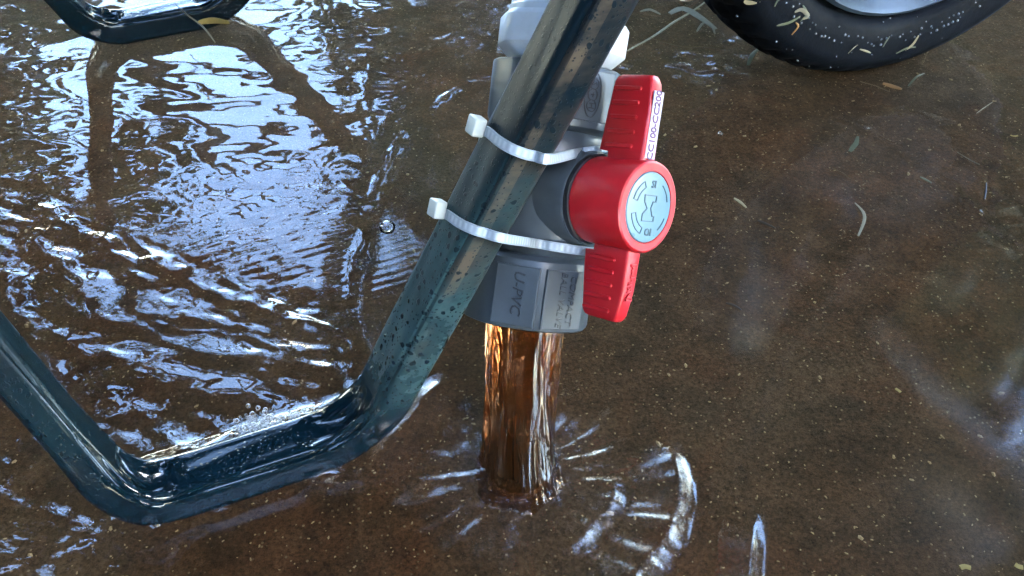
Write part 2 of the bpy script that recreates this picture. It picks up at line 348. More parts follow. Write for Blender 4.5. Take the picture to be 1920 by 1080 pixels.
IMP = np.array([0.004, .292])                 # where the jet strikes the bed
def jump_radius(th):
    d = np.array([-180, -172, -164, -150, -110, -60, -30, 0, 30, 60, 75, 95, 107, 120, 135, 150, 165, 180.])
    r = np.array([.11, .17, .36, .5, .55, .6, .55, .44, .42, .46, .46, .42, .33, .22, .145, .11, .095, .095])
    return np.interp(np.degrees(th), d, r)
def water_fn(X, Y):
    global FROTH
    dx, dy = X - IMP[0], Y - IMP[1]; r = np.hypot(dx, dy) + 1e-6; th = np.arctan2(dy, dx)
    rj = jump_radius(th) * (1 + .05 * perlin(np.cos(th) * 3 + 9, np.sin(th) * 3 + 9, 21) + .018 * perlin(X * 60, Y * 60, 22))
    t = (r - rj)
    dgr = np.degrees(th); left = sstep(95, 112, dgr) + (1 - sstep(-165, -140, dgr)); left = np.clip(left, 0, 1)
    out = sstep(-.02, .05, t)
    h = .0038 + (.0026 + .0012 * left) * out
    lip = np.exp(-((t - .010) / (.0038 + .0030 * left)) ** 2) * sstep(-.25, .15, perlin(X * 18, Y * 18, 24) + .1)
    lip = lip * np.maximum(left, sstep(8, 22, dgr))
    h += lip * (.0013 + .0003 * left + .0012 * perlin(X * 60, Y * 60, 23))
    # ---- turbulent side
    e = X * E_.x + Y * E_.y; nn = X * N_.x + Y * N_.y - C_NEAR
    fade = np.exp(-np.clip(t, 0, None) / .22)
    turb = np.maximum(out, sstep(-.13, -.22, X) * (1 - sstep(.50, .60, Y)))
    patch = .35 + 1.5 * sstep(-.25, .35, perlin(X * 11 + 3, Y * 13, 84))
    bx, by = np.array([-.07, -.30, -.46]), np.array([.375, .484, .556]); bd = Y - np.interp(-X, -bx, by)
    band = np.exp(-(bd / .026) ** 2) * sstep(-.05, -.10, X)                  # oblique front thrown off the foot
    low = (1 - sstep(.0, .05, bd)) * sstep(-.07, -.12, X); fade = np.maximum(fade, low * .8)
    calm = sstep(.52, .62, Y) * sstep(-.05, -.12, X)
    swell = .00050 * perlin(X * 16, Y * 30, 31) + (1 - .65 * calm) * (.00028 * perlin(X * 34, Y * 62, 32) + .00008 * perlin(X * 75, Y * 130, 33))
    calm = sstep(.52, .62, Y) * sstep(-.05, -.12, X)
    chop = .0011 * perlin(X * 42, Y * 52, 34) + .00055 * perlin(X * 95, Y * 115, 35) + .00013 * perlin(X * 210, Y * 240, 36)
    amp = fade * (1 - .93 * calm) * (.65 * patch + 1.0 * low * patch + 2.2 * band)
    fl_ = X * .905 - Y * .425 + .02 * perlin(X * 9, Y * 9, 85); ac_ = X * .425 + Y * .905 + .015 * perlin(X * 9, Y * 9, 86)
    anis = .0022 * perlin(fl_ * 19, ac_ * 50, 87) + .0010 * perlin(fl_ * 42, ac_ * 105, 88) + .0004 * perlin(fl_ * 90, ac_ * 220, 89)
    wl = np.clip(low * .75 + band * .6, 0, .9); chop = chop * (1 - wl) + anis * wl
    h += turb * (swell * (.8 + .2 * calm) + chop * amp)
    h += band * turb * (.0016 * perlin(fl_ * 16, ac_ * 58, 81) + .0008 * perlin(fl_ * 45, ac_ * 130, 82)) + low * turb * .0014 * perlin(fl_ * 24, ac_ * 52, 83)
    # fine capillary fan left of the leg
    cx, cy = -.165, .475
    q = np.exp(-(((X - cx) / .075) ** 2 + ((Y - cy) / .06) ** 2))
    ang = R(24); k = (Y * math.cos(ang) - X * math.sin(ang)) + .004 * perlin(X * 30, Y * 30, 37)
    h += q * .00016 * np.sin(2 * np.pi * k / .0075) * (.6 + perlin(X * 60, Y * 120, 38))
    # ---- thin fast sheet
    ins = 1 - out
    flow = perlin(th * 9 + 40, r * 14, 41) + .5 * perlin(th * 26 + 40, r * 26, 42)
    h += ins * .00010 * flow
    # radial ridges thrown up round the foot of the jet
    rid = np.exp(-((r - .046) / .022) ** 2)
    h += rid * (.0040 * perlin(th * 4.2 + 30, r * 8, 43) + .0009 * perlin(th * 11 + 30, r * 16, 44))
    spl = np.exp(-((r - .075) / .035) ** 2) * np.exp(-((np.degrees(th) + 42) / 42) ** 2)
    h += spl * (.0042 * perlin(th * 5.5 + 30, r * 10, 45) + .0012 * perlin(th * 15 + 30, r * 22, 46))
    h += .005 * np.exp(-np.clip(r - .019, 0, None) / .012)
    churn = np.exp(-((r - .028) / .020) ** 2)
    h += churn * (.0020 * perlin(X * 75, Y * 75, 47) + .0009 * perlin(X * 170, Y * 170, 48))
    # standing ring waves, broken by angle
    FROTH = np.clip(spl * 1.2 + churn + rid * .5, 0, 1)
    for r0, sl, wi, wo, a0, a1, s in ((.092, .37, .026, .012, -64, 10, 51), (.138, .41, .018, .010, -66, -14, 52), (.056, .32, .018, .009, -62, -6, 54), (.080, .40, .020, .010, 128, 186, 56), (.120, .36, .016, .010, 150, 182, 57)):
        dg = np.degrees(th); dg = np.where((a1 > 180) & (dg < 0), dg + 360, dg)
        win = sstep(a0 - 8, a0 + 12, dg) * (1 - sstep(a1 - 12, a1 + 8, dg))
        rr = r0 * (1 + .10 * perlin(th * 2.1 + 30, th * 0 + s, s)); q = r - rr
        prof = np.where(q < 0, np.clip(1 + q / wi, 0, 1), np.clip(1 - q / wo, 0, 1) ** 1.6)
        FROTH = np.maximum(FROTH, win * sstep(0, .25, prof))
        h += sl * wi * win * prof * (.90 + .30 * perlin(th * 9 + 30, r * 25, s))
        h += win * sstep(0, .3, prof) * (.00060 * perlin(th * 20 + 30, r * 40, s + 20) + .00022 * perlin(th * 50 + 30, r * 90, s + 30))
    # water piled against the foot of the near leg
    foot = sstep(-.12, -.09, e) * (1 - sstep(.02, .06, e))
    h += foot * .0085 * np.exp(-((nn - .022) / .010) ** 2) * (1 + .7 * perlin(X * 60, Y * 60, 61))
    h = h - .02 * (1 - sstep(.0135, .0165, r))                            # open under the jet itself
    far = sstep(1.2, 1.6, np.hypot(X, Y - .6))
    return h * (1 - far) - far * .006
WX, WY = axis(-1.6, 1.8, -.54, .62, .0018, 1.4), axis(-.8, 2.6, .18, 1.0, .0018, 1.4)
V, Q = grid(WX, WY, water_fn); FR = FROTH.ravel().copy(); WZ = V[:, 2].reshape(len(WY), len(WX))
water = big_mesh('shallow_water', V, Q, M['water']); tag(water, 'thin sheet of brown tinted water rippling over the ground', 'water', kind='structure')
_x, _y = V[:, 0] - IMP[0], V[:, 1] - IMP[1]
_t = np.hypot(_x, _y) - jump_radius(np.arctan2(_y, _x))
at = water.data.attributes.new('speed', 'FLOAT', 'POINT'); at.data.foreach_set('value', (1 - sstep(-.03, .03, _t)).astype(np.float32))
at = water.data.attributes.new('froth', 'FLOAT', 'POINT'); at.data.foreach_set('value', FR.astype(np.float32))
def water_z(x, y): return float(WZ[min(np.searchsorted(WY, y), len(WY) - 1), min(np.searchsorted(WX, x), len(WX) - 1)])

# ------------------------------------------------------------------ tube sweep for the stand legs
def fillet(pts, radii, seg=28, step=.006):
    """pts: 2-D list (e,z); returns list of (e,z,bend) where bend runs 0..1..0 along each bend"""
    out = []; P = [Vector(p) for p in pts]
    cur = P[0]
    for i in range(1, len(P) - 1):
        a, b, c = P[i - 1], P[i], P[i + 1]; u = (a - b).normalized(); w = (c - b).normalized(); ang = u.angle(w)
        d = radii[i - 1] / math.tan(ang / 2); s, t = b + u * d, b + w * d
        ctr = b + (u + w).normalized() * (radii[i - 1] / math.sin(ang / 2))
        k = max(2, int((s - cur).length / step))
        for j in range(k): out.append((*(cur.lerp(s, j / k)), 0.0, 0))
        a0 = math.atan2(s.y - ctr.y, s.x - ctr.x); a1 = math.atan2(t.y - ctr.y, t.x - ctr.x)
        while a1 - a0 > math.pi: a1 -= 2 * math.pi
        while a1 - a0 < -math.pi: a1 += 2 * math.pi
        for j in range(seg):
            q = j / seg; an = a0 + (a1 - a0) * q
            out.append((ctr.x + radii[i - 1] * math.cos(an), ctr.y + radii[i - 1] * math.sin(an), q, i))
        cur = t
    k = max(2, int((P[-1] - cur).length / step))
    for j in range(k + 1): out.append((*(cur.lerp(P[-1], j / k)), 0.0, 0))
    return out
def tube_profile(wN=.0260, wB=.0335, rc=.0078):
    """rounded rectangle; returns (inner-normal offset, sideways offset); first point mid inner face; near side is -B"""
    pts = []; hN, hB = wN / 2, wB / 2
    for cx, cy, a0 in ((hN - rc, -(hB - rc), 0), (-(hN - rc), -(hB - rc), -90), (-(hN - rc), hB - rc, -180), (hN - rc, hB - rc, -270)):
        pts.append(('face', cx, cy, a0)); 
    prof = []
    def corner(cN, cB, a0):
        for j in range(9):
            a = R(a0 - 90 * j / 8); prof.append((cN + rc * math.cos(a), cB + rc * math.sin(a)))
    iN, iB = hN - rc, hB - rc
    for j in range(7): prof.append((hN, iB - 2 * iB * j / 7))           # inner face, far -> near
    corner(iN, -iB, 0)
    for j in range(1, 7): prof.append((iN - 2 * iN * j / 7, -hB))
    corner(-iN, -iB, -90)
    for j in range(1, 7): prof.append((-hN, -iB + 2 * iB * j / 7))
    corner(-iN, iB, -180)
    for j in range(1, 7): prof.append((-iN + 2 * iN * j / 7, hB))
    corner(iN, iB, -270)
    prof.pop()
    return prof
PROF = tube_profile()
def make_leg(parent, e0, c):
    path = fillet([(-.228, .42), (-.098, .0165), (.037, .0165), (.254, .42)], [.040, .062])
    n = len(path); P = [Vector((p[0], p[1])) for p in path]; verts = []; m = len(PROF)
    s = 0
    for i in range(n):
        t = (P[min(i + 1, n - 1)] - P[max(i - 1, 0)]).normalized(); nin = Vector((-t.y, t.x))    # inner side of the U
        q, bi = path[i][2], path[i][3]; rear = i < n // 2 and P[i].x < -.06; zz = P[i].y
        lean = (.45 * max(0, zz - .022) if zz < .15 else .0576 * (1 - ((zz - .15) / .27) ** 2)) * (1 if c < .6 else -1) if rear else 0.0
        slim = 1 - .20 * min(1, max(0, (zz - .02) / .05)) if rear else 1.0
        for j, (a, bb) in enumerate(PROF):
            d = 0.0
            if bi and j < 8:                      # pressed dimple with a crease on the inner face of each bend
                w = math.sin(math.pi * min(max((q - .02) / .96, 0), 1)) ** .7
                x = bb / .012
                d -= .0055 * w * math.exp(-(x * x) * .9)
                d += .0030 * w * math.exp(-((x - .35) / .16) ** 2)
                d -= .0015 * w * math.exp(-((x + .45) / .2) ** 2)
            if bi and 8 <= j < 25: d += .0012 * math.sin(math.pi * q) * (1 if j < 16 else -.5)
            if j == 11: d -= .0011               # weld line beside the corner
            if j in (12, 13): d += .0003
            wob = .0002 * math.sin(i * .37 + j) 
            aa = a + (d if j < 8 or j > 40 else 0); b2 = bb
            if 8 <= j <= 15:
                k = math.hypot(a, bb); aa = a + d * a / k; b2 = bb + d * bb / k
            p2 = P[i] + nin * (aa * slim + wob)
            verts.append(E_ * (p2.x + e0) + N_ * (c + lean + b2 * slim) + ZZ * p2.y)
    faces = []; mi = []
    for i in range(n - 1):
        for j in range(m):
            k = (j + 1) % m; faces.append((i * m + j, i * m + k, (i + 1) * m + k, (i + 1) * m + j)); mi.append(2 if 13 <= j <= 16 else 1 if 11 <= j <= 30 else 0)
    faces.append(tuple(range(m))); mi.append(0); faces.append(tuple((n - 1) * m + j for j in range(m))[::-1]); mi.append(0)
    o = mesh_obj('leg', verts, faces, [M['paint'], M['paint_side'], M['paint_edge']], parent, True, 50)
    o.data.polygons.foreach_set('material_index', mi)
    bm = bmesh.new(); bm.from_mesh(o.data); bmesh.ops.recalc_face_normals(bm, faces=bm.faces); bm.to_mesh(o.data); bm.free()
    return o, verts, faces
barrow = empty('wheelbarrow')
tag(barrow, 'dark green steel wheelbarrow with U shaped tube legs and black tyre', 'wheelbarrow')
leg_near, LV, LF = make_leg(barrow, 0, C_NEAR); leg_near['label'] = 'near dark green tube leg with the valve tied to it'
leg_far, _, _ = make_leg(barrow, E_FAR, C_FAR); leg_far['label'] = 'far dark green tube leg standing in the sky reflection'

def round_tube(pts, rad, seg=14):
    bm = bmesh.new(); rings = []; pts = [Vector(p) for p in pts]; n = len(pts)
    up = Vector((0.13, .2, 1)).normalized(); prev = None
    for i, p in enumerate(pts):
        t = (pts[min(i + 1, n - 1)] - pts[max(i - 1, 0)]).normalized()
        if prev is None: prev = t.orthogonal().normalized()
        a = (prev - t * prev.dot(t)).normalized(); b = t.cross(a); prev = a
        rr = rad[i] if isinstance(rad, (list, tuple)) else rad
        rings.append([bm.verts.new(p + (a * math.cos(2 * math.pi * k / seg) + b * math.sin(2 * math.pi * k / seg)) * rr) for k in range(seg)])
    for i in range(n - 1):
        for k in range(seg): bm.faces.new((rings[i][k], rings[i][(k + 1) % seg], rings[i + 1][(k + 1) % seg], rings[i + 1][k]))
    bm.faces.new(rings[0][::-1]); bm.faces.new(rings[-1])
    return bm
# rails, tray, axle (above and beyond the frame, seen in the reflections)
for c in (C_NEAR, C_FAR):
    bm_obj('handle_rail', round_tube([wb(-.95, c, .56), wb(-.45, c, .47), wb(.3, c, .435), wb(.56, C_NEAR + .278 + (.075 if c > .5 else -.075), .34), wb(.62, C_NEAR + .278 + (.075 if c > .5 else -.075), .20)], .016), M['paint'], barrow)
def tray():
    bm = bmesh.new(); cm = C_NEAR + .278
    rings = []
    for z, e0, e1, hw in ((.452, .06, .72, .20), (.455, .04, .75, .215), (.475, .01, .79, .235), (.66, -.10, .96, .31), (.665, -.115, .975, .325), (.655, -.115, .975, .325), (.463, .025, .77, .22), (.446, .06, .72, .20)):
        ring = []
        for q in range(48):
            a = 2 * math.pi * q / 48; c_, s_ = math.cos(a), math.sin(a); k = 1 / (abs(c_) ** 5 + abs(s_) ** 5) ** .2
            ring.append(bm.verts.new(wb((e0 + e1) / 2 + (e1 - e0) / 2 * c_ * k, cm + hw * s_ * k, z)))
        rings.append(ring)
    for i in range(len(rings) - 1):
        for q in range(48): bm.faces.new((rings[i][q], rings[i][(q + 1) % 48], rings[i + 1][(q + 1) % 48], rings[i + 1][q]))
    bm.faces.new(rings[0]); bm.faces.new(rings[-1][::-1])
    return bm
bm_obj('tray', tray(), M['paint'], barrow)

# ------------------------------------------------------------------ wheel
W_E, W_C, W_R = .632, C_NEAR + .278, .200
WS = 1.17
wheel_m = Matrix.Translation(wb(W_E - .026, W_C - .008, W_R * WS - .003)) @ Matrix((( E_.x, N_.x, 0, 0), (E_.y, N_.y, 0, 0), (0, 0, 1, 0), (0, 0, 0, 1))) @ Matrix.Scale(WS, 4)
# local: x along, y sideways (far +), z up; axle along y
def revolve_y(prof, seg, close=False, fn=None):
    verts = []; faces = []; m = len(prof)
    for i in range(seg):
        a = 2 * math.pi * i / seg
        for j, (y, r) in enumerate(prof):
            if fn: r = r + fn(i, j, y, r)
            verts.append((r * math.cos(a), y, r * math.sin(a)))
    for i in range(seg):
        for j in range(m if close else m - 1):
            k = (j + 1) % m; i2 = (i + 1) % seg
            faces.append((i * m + j, i2 * m + j, i2 * m + k, i * m + k))
    return verts, faces
rimprof = [(-.012, .0), (-.014, .020), (-.030, .022), (-.032, .034), (-.012, .040), (-.008, .062), (-.016, .078), (-.020, .118), (-.030, .132), (-.036, .138), (-.039, .142), (-.037, .145), (-.032, .144), (-.026, .134), (0, .130), (.026, .134), (.037, .145), (.039, .140), (.02, .08), (.012, .0)]
v_, f_ = revolve_y(rimprof, 72)
wheel = mesh_obj('wheel', v_, f_, M['rim'], barrow, True, 40); wheel.matrix_local = wheel_m
typ = []
for j in range(40):
    a = 2 * math.pi * j / 40; c_, s_ = math.cos(a), math.sin(a); k = 1 / (abs(c_) ** 2.6 + abs(s_) ** 2.6) ** (1 / 2.6)
    typ.append((.042 * c_ * k, .1710 + .030 * s_ * k))
def tread(i, j, y, r):
    d = 0.0
    if r > .19:
        d = -.0035 if (abs(y) < .004 or abs(abs(y) - .018) < .003) else (0 if (i + (2 if y > 0 else 0)) % 4 else -.004)
    for r0 in (.128, .176):                       # moulded ridges round the sidewall
        d += .0
    return d
v_, f_ = revolve_y(typ, 240, True, tread)
def sidewall(v):
    x, y, z = v; r = math.hypot(x, z)
    if y < 0 and .145 < r < .19:
        s = -.0016 * (math.exp(-((r - .152) / .0020) ** 2) + .8 * math.exp(-((r - .180) / .003) ** 2)) 
        return (x, y + s, z)
    return v
v_ = [sidewall(p) for p in v_]
tyre = mesh_obj('tyre', v_, f_, M['rubber'], wheel, True, 40)
def tyre_y(r):                                    # near sidewall surface
    s = (r - .171) / .030; s = max(-1, min(1, s)); return -.042 * (1 - abs(s) ** 2.6) ** (1 / 2.6)
def drops_mesh(items, seg=6):
    V = []; Fc = []
    for (c, rad, nrm) in items:
        nrm = Vector(nrm).normalized(); a = nrm.orthogonal().normalized(); b_ = nrm.cross(a); base = len(V)
        for h, rr in ((-.1, 1.0), (.35, .85), (.65, .5)):
            for k in range(seg):
                t = 2 * math.pi * k / seg; V.append(Vector(c) + nrm * (h * rad) + (a * math.cos(t) + b_ * math.sin(t)) * (rr * rad))
        V.append(Vector(c) + nrm * rad * .75)
        for q in range(2):
            for k in range(seg): Fc.append((base + q * seg + k, base + q * seg + (k + 1) % seg, base + (q + 1) * seg + (k + 1) % seg, base + (q + 1) * seg + k))
        for k in range(seg): Fc.append((base + 2 * seg + k, base + 2 * seg + (k + 1) % seg, base + 3 * seg))
    return V, Fc
items = []
for i in range(210):                              # beads of water caught on two moulded rings
    for r0 in (.161, .166):
        if random.random() < .55:
            a = 2 * math.pi * (i + random.uniform(-.3, .3)) / 210; rr = r0 + random.uniform(-.0012, .0012)
            items.append(((rr * math.cos(a), tyre_y(rr), rr * math.sin(a)), random.uniform(.0006, .0013), (0, -1, .35)))
for i in range(170):
    a = random.uniform(0, 2 * math.pi); rr = random.uniform(.146, .196)
    items.append(((rr * math.cos(a), tyre_y(rr), rr * math.sin(a)), random.uniform(.0004, .0012), (0, -1, (rr - .15) * 8)))
V, Fc = drops_mesh(items); o = mesh_obj('water_droplets', V, Fc, M['drop'], wheel); tag(o, kind='stuff')

# ------------------------------------------------------------------ ball valve
VP = at_depth(1016, 358, .508)
axis_a = (at_depth(1055, 116, .497) - at_depth(988, 606, .517)).normalized()
sdir = (RT * .70 - FW * .715 - UP * .12); sdir = (sdir - axis_a * sdir.dot(axis_a)).normalized()
ydir = axis_a.cross(sdir)
VM = Matrix(((sdir.x, ydir.x, axis_a.x, VP.x), (sdir.y, ydir.y, axis_a.y, VP.y), (sdir.z, ydir.z, axis_a.z, VP.z), (0, 0, 0, 1)))
CAMSIDE = -1 if ydir.dot(FW) > 0 else 1           # which local y faces the camera
valve = empty('ball_valve', mat=VM)
tag(valve, 'grey plastic ball valve with red T handle tied to the green leg', 'valve')
def poly_ring(bm, z, r, sides, rc, off=0.0, per=6):
    """regular polygon with rounded corners; r is the distance to the flats, first flat faces +x"""
    ring = []
    rr = r / math.cos(math.pi / sides)
    for s in range(sides):
        a = off + (s + .5) * 2 * math.pi / sides
        k = rr - rc / math.cos(math.pi / sides); cx, cy = k * math.cos(a), k * math.sin(a)
        for j in range(per):
            b_ = a + (j / (per - 1) - .5) * 2 * math.pi / sides
            ring.append(bm.verts.new((cx + rc * math.cos(b_), cy + rc * math.sin(b_), z)))
    return ring
def skin(bm, rings, cap0=True, cap1=True):
    for a, b_ in zip(rings[:-1], rings[1:]):
        n = len(a)
        for k in range(n): bm.faces.new((a[k], a[(k + 1) % n], b_[(k + 1) % n], b_[k]))
    if cap0: bm.faces.new(rings[0][::-1])
    if cap1: bm.faces.new(rings[-1])
def circ(bm, z, r, n=48): return [bm.verts.new((r * math.cos(2 * math.pi * (k + .5) / n), r * math.sin(2 * math.pi * (k + .5) / n), z)) for k in range(n)]
RS = .0355; OFF = CAMSIDE * R(12)
def socket(sgn):
    bm = bmesh.new(); rings = []
    ze = .0695 if sgn > 0 else .0755
    for z, r in ((.034, .030), (.0355, .0335), (.0370, .0350), (.0390, RS), (ze - .002, RS + .0004), (ze - .0007, RS), (ze, RS - .0012)):
        rings.append(poly_ring(bm, z * sgn, r, 8, .023, OFF))
    rings.append(circ(bm, ze * sgn, .0268)); rings.append(circ(bm, .050 * sgn, .0262))
    n = len(rings[0])
    skin(bm, rings[:-2], True, False)
    for a, b_ in ((rings[-3], rings[-2]), (rings[-2], rings[-1])):
        for k in range(n): bm.faces.new((a[k], a[(k + 1) % n], b_[(k + 1) % n], b_[k]))
    bm.faces.new(rings[-1])
    return bm
body_parts = []
body_parts.append(bm_obj('socket', socket(-1), M['grey'], valve, True, 30)); body_parts[-1]['label'] = 'lower grey socket with embossed lettering'
body_parts.append(bm_obj('socket', socket(1), M['grey'], valve, True, 30)); body_parts[-1]['label'] = 'upper grey socket with oval emblem'
bm = bmesh.new(); rings = []
for i in range(21):
    z = -.0345 + .069 * i / 20; q = abs(z) / .0345
    r = .0305 + .0055 * (1 - q * q) ** .5 if q < 1 else .0305
    rings.append(circ(bm, z, max(r, .0305)))
skin(bm, rings); body_parts.append(bm_obj('body', bm, M['grey'], valve, True, 40))
def revolve_x(prof, seg=48):
    bm = bmesh.new(); rings = []
    for x, r in prof:
        rings.append([bm.verts.new((x, r * math.cos(2 * math.pi * k / seg), r * math.sin(2 * math.pi * k / seg))) for k in range(seg)])
    skin(bm, rings); return bm
bm_obj('stem_boss', revolve_x([(.010, .0295), (.024, .0290), (.030, .0272), (.034, .0262), (.0385, .0258), (.0395, .0250)]), M['grey'], valve, True, 40)
bm_obj('gap_ring', revolve_x([(.0385, .0238), (.0388, .0245), (.0425, .0245), (.0428, .0235)]), M['black'], valve, True, 40)  # black ring standing in for the dark gap behind the hub
# flat raised panels on the sockets
def panel(name, ang, z0, z1, w, d, parent):
    bm = bmesh.new(); c, s = math.cos(ang), math.sin(ang); nrm = Vector((c, s, 0)); tan = Vector((-s, c, 0)); r0 = RS
    vs = []
    for dd, k in ((-.001, 1), (d * .6, 1), (d, .94)):
        vs.append([bm.verts.new(nrm * (r0 + dd) + tan * (w / 2 * k * sx) + Vector((0, 0, (z0 + z1) / 2 + (z1 - z0) / 2 * (k * .5 + .5) * sz))) for sx, sz in ((-1, -1), (1, -1), (1, 1), (-1, 1))])
    skin(bm, vs, False, True); return bm_obj(name, bm, M['grey'], parent, False)
panel('panel', OFF + CAMSIDE * R(45), -.0735, -.0405, .0245, .0008, body_parts[0])
panel('panel', OFF, -.0735, -.0405, .0262, .0007, body_parts[0])
panel('panel', OFF, .0405, .0675, .0262, .0007, body_parts[1])

def text_mesh(name, body, size, mat, parent, origin, tx, ty, depth=.0004, shear=0.0, space=1.0, line=1.0, align='CENTER', bold=.012):
    cu = bpy.data.curves.new(name, 'FONT'); cu.body = body; cu.size = size; cu.extrude = depth; cu.shear = shear; cu.resolution_u = 2
    cu.align_x = align; cu.align_y = 'CENTER'; cu.space_character = space; cu.space_line = line; cu.bevel_depth = 0; cu.offset = size * bold
    tmp = bpy.data.objects.new(name, cu); COL.objects.link(tmp); bpy.context.view_layer.update()
    me = bpy.data.meshes.new_from_object(tmp.evaluated_get(bpy.context.evaluated_depsgraph_get()))
    bpy.data.objects.remove(tmp)
    tx = Vector(tx).normalized(); ty = Vector(ty); ty = (ty - tx * ty.dot(tx)).normalized(); nz = tx.cross(ty); o_ = Vector(origin)
    for v in me.vertices: v.co = o_ + tx * v.co.x + ty * v.co.y + nz * v.co.z
    me.materials.clear()
    return link(name, me, mat, parent, False)
dn = (0, 0, -1); upz = (0, 0, 1)
aB = OFF + CAMSIDE * R(45); nB = Vector((math.cos(aB), math.sin(aB), 0)); tB = Vector((0, 0, -1)).cross(nB) * -1
# letter tops point to the handle: textX (down) x textUp = outward normal
def up_for(nrm, tx): return Vector(nrm).cross(Vector(tx))
text_mesh('lettering', 'U-PVC', .0085, M['grey_dark'], body_parts[0], nB * (RS + .0008) + up_for(nB, dn) * .001 + Vector((0, 0, -.055)), dn, up_for(nB, dn), .0004, .25)
nX = Vector((1, 0, 0)); nO = Vector((math.cos(OFF), math.sin(OFF), 0)); tO = Vector((-math.sin(OFF), math.cos(OFF), 0)) * CAMSIDE
cs = Vector((0, CAMSIDE, 0))
text_mesh('lettering', 'COMPACT\nBALL VALVE', .0058, M['grey_dark'], body_parts[0], nO * (RS + .0007) + tO * -.0010 + Vector((0, 0, -.0565)), dn, up_for(nO, dn), .0004, .25, 1.0, 1.1, bold=.0)
def ring_flat(bm, cx, cy, rx, ry, w, org, ux, uy, h, a0=0, a1=360, seg=40):
    nz = Vector(ux).cross(Vector(uy)); ux, uy, org = Vector(ux), Vector(uy), Vector(org); full = (a1 - a0) >= 360
    cols = []
    for k in range(seg if full else seg + 1):
        t = R(a0 + (a1 - a0) * k / seg); col = []
        for dr, hh in ((-w / 2, 0), (-w / 2, h), (w / 2, h), (w / 2, 0)):
            col.append(bm.verts.new(org + ux * (cx + (rx + dr) * math.cos(t)) + uy * (cy + (ry + dr) * math.sin(t)) + nz * hh))
        cols.append(col)
    for k in range(len(cols) if full else len(cols) - 1):
        a, b_ = cols[k], cols[(k + 1) % len(cols)]
        for j in range(3): bm.faces.new((a[j], a[j + 1], b_[j + 1], b_[j]))
    if not full: bm.faces.new(cols[0]); bm.faces.new(cols[-1][::-1])
# oval emblem S + H on the upper socket
ec = nO * (RS + .0007) + tO * .0006 + Vector((0, 0, .0545)); eu = Vector(dn); ev = up_for(nO, dn)
bm = bmesh.new(); ring_flat(bm, 0, 0, .0118, .0052, .0005, ec, eu, ev, .0004)
for k in (-1, 0, 1): ring_flat(bm, k * .0058, 0, .0030, .0030, .0005, ec, eu, ev, .0004, seg=24)
emb = bm_obj('emblem', bm, M['black'], body_parts[1], False)
for k, ch in ((-1, 'S'), (0, '+'), (1, 'H')):
    text_mesh('lettering', ch, .0050, M['black'], body_parts[1], ec + eu * (k * .0058), eu, ev, .0004, 0)

# handle
handle = valve
bm_obj('handle_hub', revolve_x([(.0405, .0215), (.0412, .0232), (.0480, .0236), (.0750, .0240), (.0764, .0236), (.0770, .0226), (.0770, .0188), (.0762, .0184), (.0755, .0)]), M['red'], handle, True, 30)
X0, X1 = .0448, .0725; XF = X1
def wing(sgn):
    """bar along the valve axis, deep along the stem; tapered, rounded"""
    bm = bmesh.new(); rings = []
    for zq, x0, ht in ((.014, X0 + .004, .0062), (.0225, X0 + .004, .0060), (.0262, X0 + .0037, .0058), (.0266, X0 - .002, .0058), (.045, X0 - .0005, .0052), (.0585, X0 + .001, .0047), (.0608, X0 + .0022, .0042), (.0618, X0 + .0042, .0032)):
        z = zq * (1.07 if sgn > 0 and zq > .03 else 1); xf = XF - (.0 if zq < .055 else (zq - .055) * .55); ring = []; rc = .0018
        pts = []
        for (cx, cy, a0) in ((xf - rc, ht - rc, 90), (x0 + rc, ht - rc, 180), (x0 + rc, -ht + rc, 270), (xf - rc, -ht + rc, 360)):
            for j in range(5):
                a = R(a0 - 90 + 90 * j / 4); pts.append((cx + rc * math.cos(a), cy + rc * math.sin(a)))
        rings.append([bm.verts.new((x, y, z * sgn)) for x, y in pts])
    skin(bm, rings); return bm
wings = []
for sgn in (1, -1):
    w = bm_obj('handle_grip', wing(sgn), M['red'], handle, True, 40); wings.append(w); w['label'] = 'upper red grip with the sky reflection modelled as a pale strip' if sgn > 0 else 'lower red grip with ribs'
    for q in range(5):
        z = sgn * (.0295 + q * (.0074 if sgn > 0 else .0068)); bm = bmesh.new(); yy = .0057 - (abs(z) - .026) * .032
        x0, x1 = .0485, .0640; hh = .0013
        rr = []
        for k in range(12):
            t = 2 * math.pi * k / 12; cx = x1 if math.cos(t) > 0 else x0
            rr.append((cx + hh * math.cos(t), z + hh * math.sin(t)))
        lo = [bm.verts.new((x, CAMSIDE * (yy - .0006), zz)) for x, zz in rr]; mid = [bm.verts.new((x, CAMSIDE * (yy + .0008), zz)) for x, zz in rr]
        hi = [bm.verts.new((x0 + (x - x0) * .98, CAMSIDE * (yy + .0013), z + (zz - z) * .6)) for x, zz in rr]
        skin(bm, [lo, mid, hi], True, True); bm_obj('grip_rib', bm, M['red'], w, True, 40)
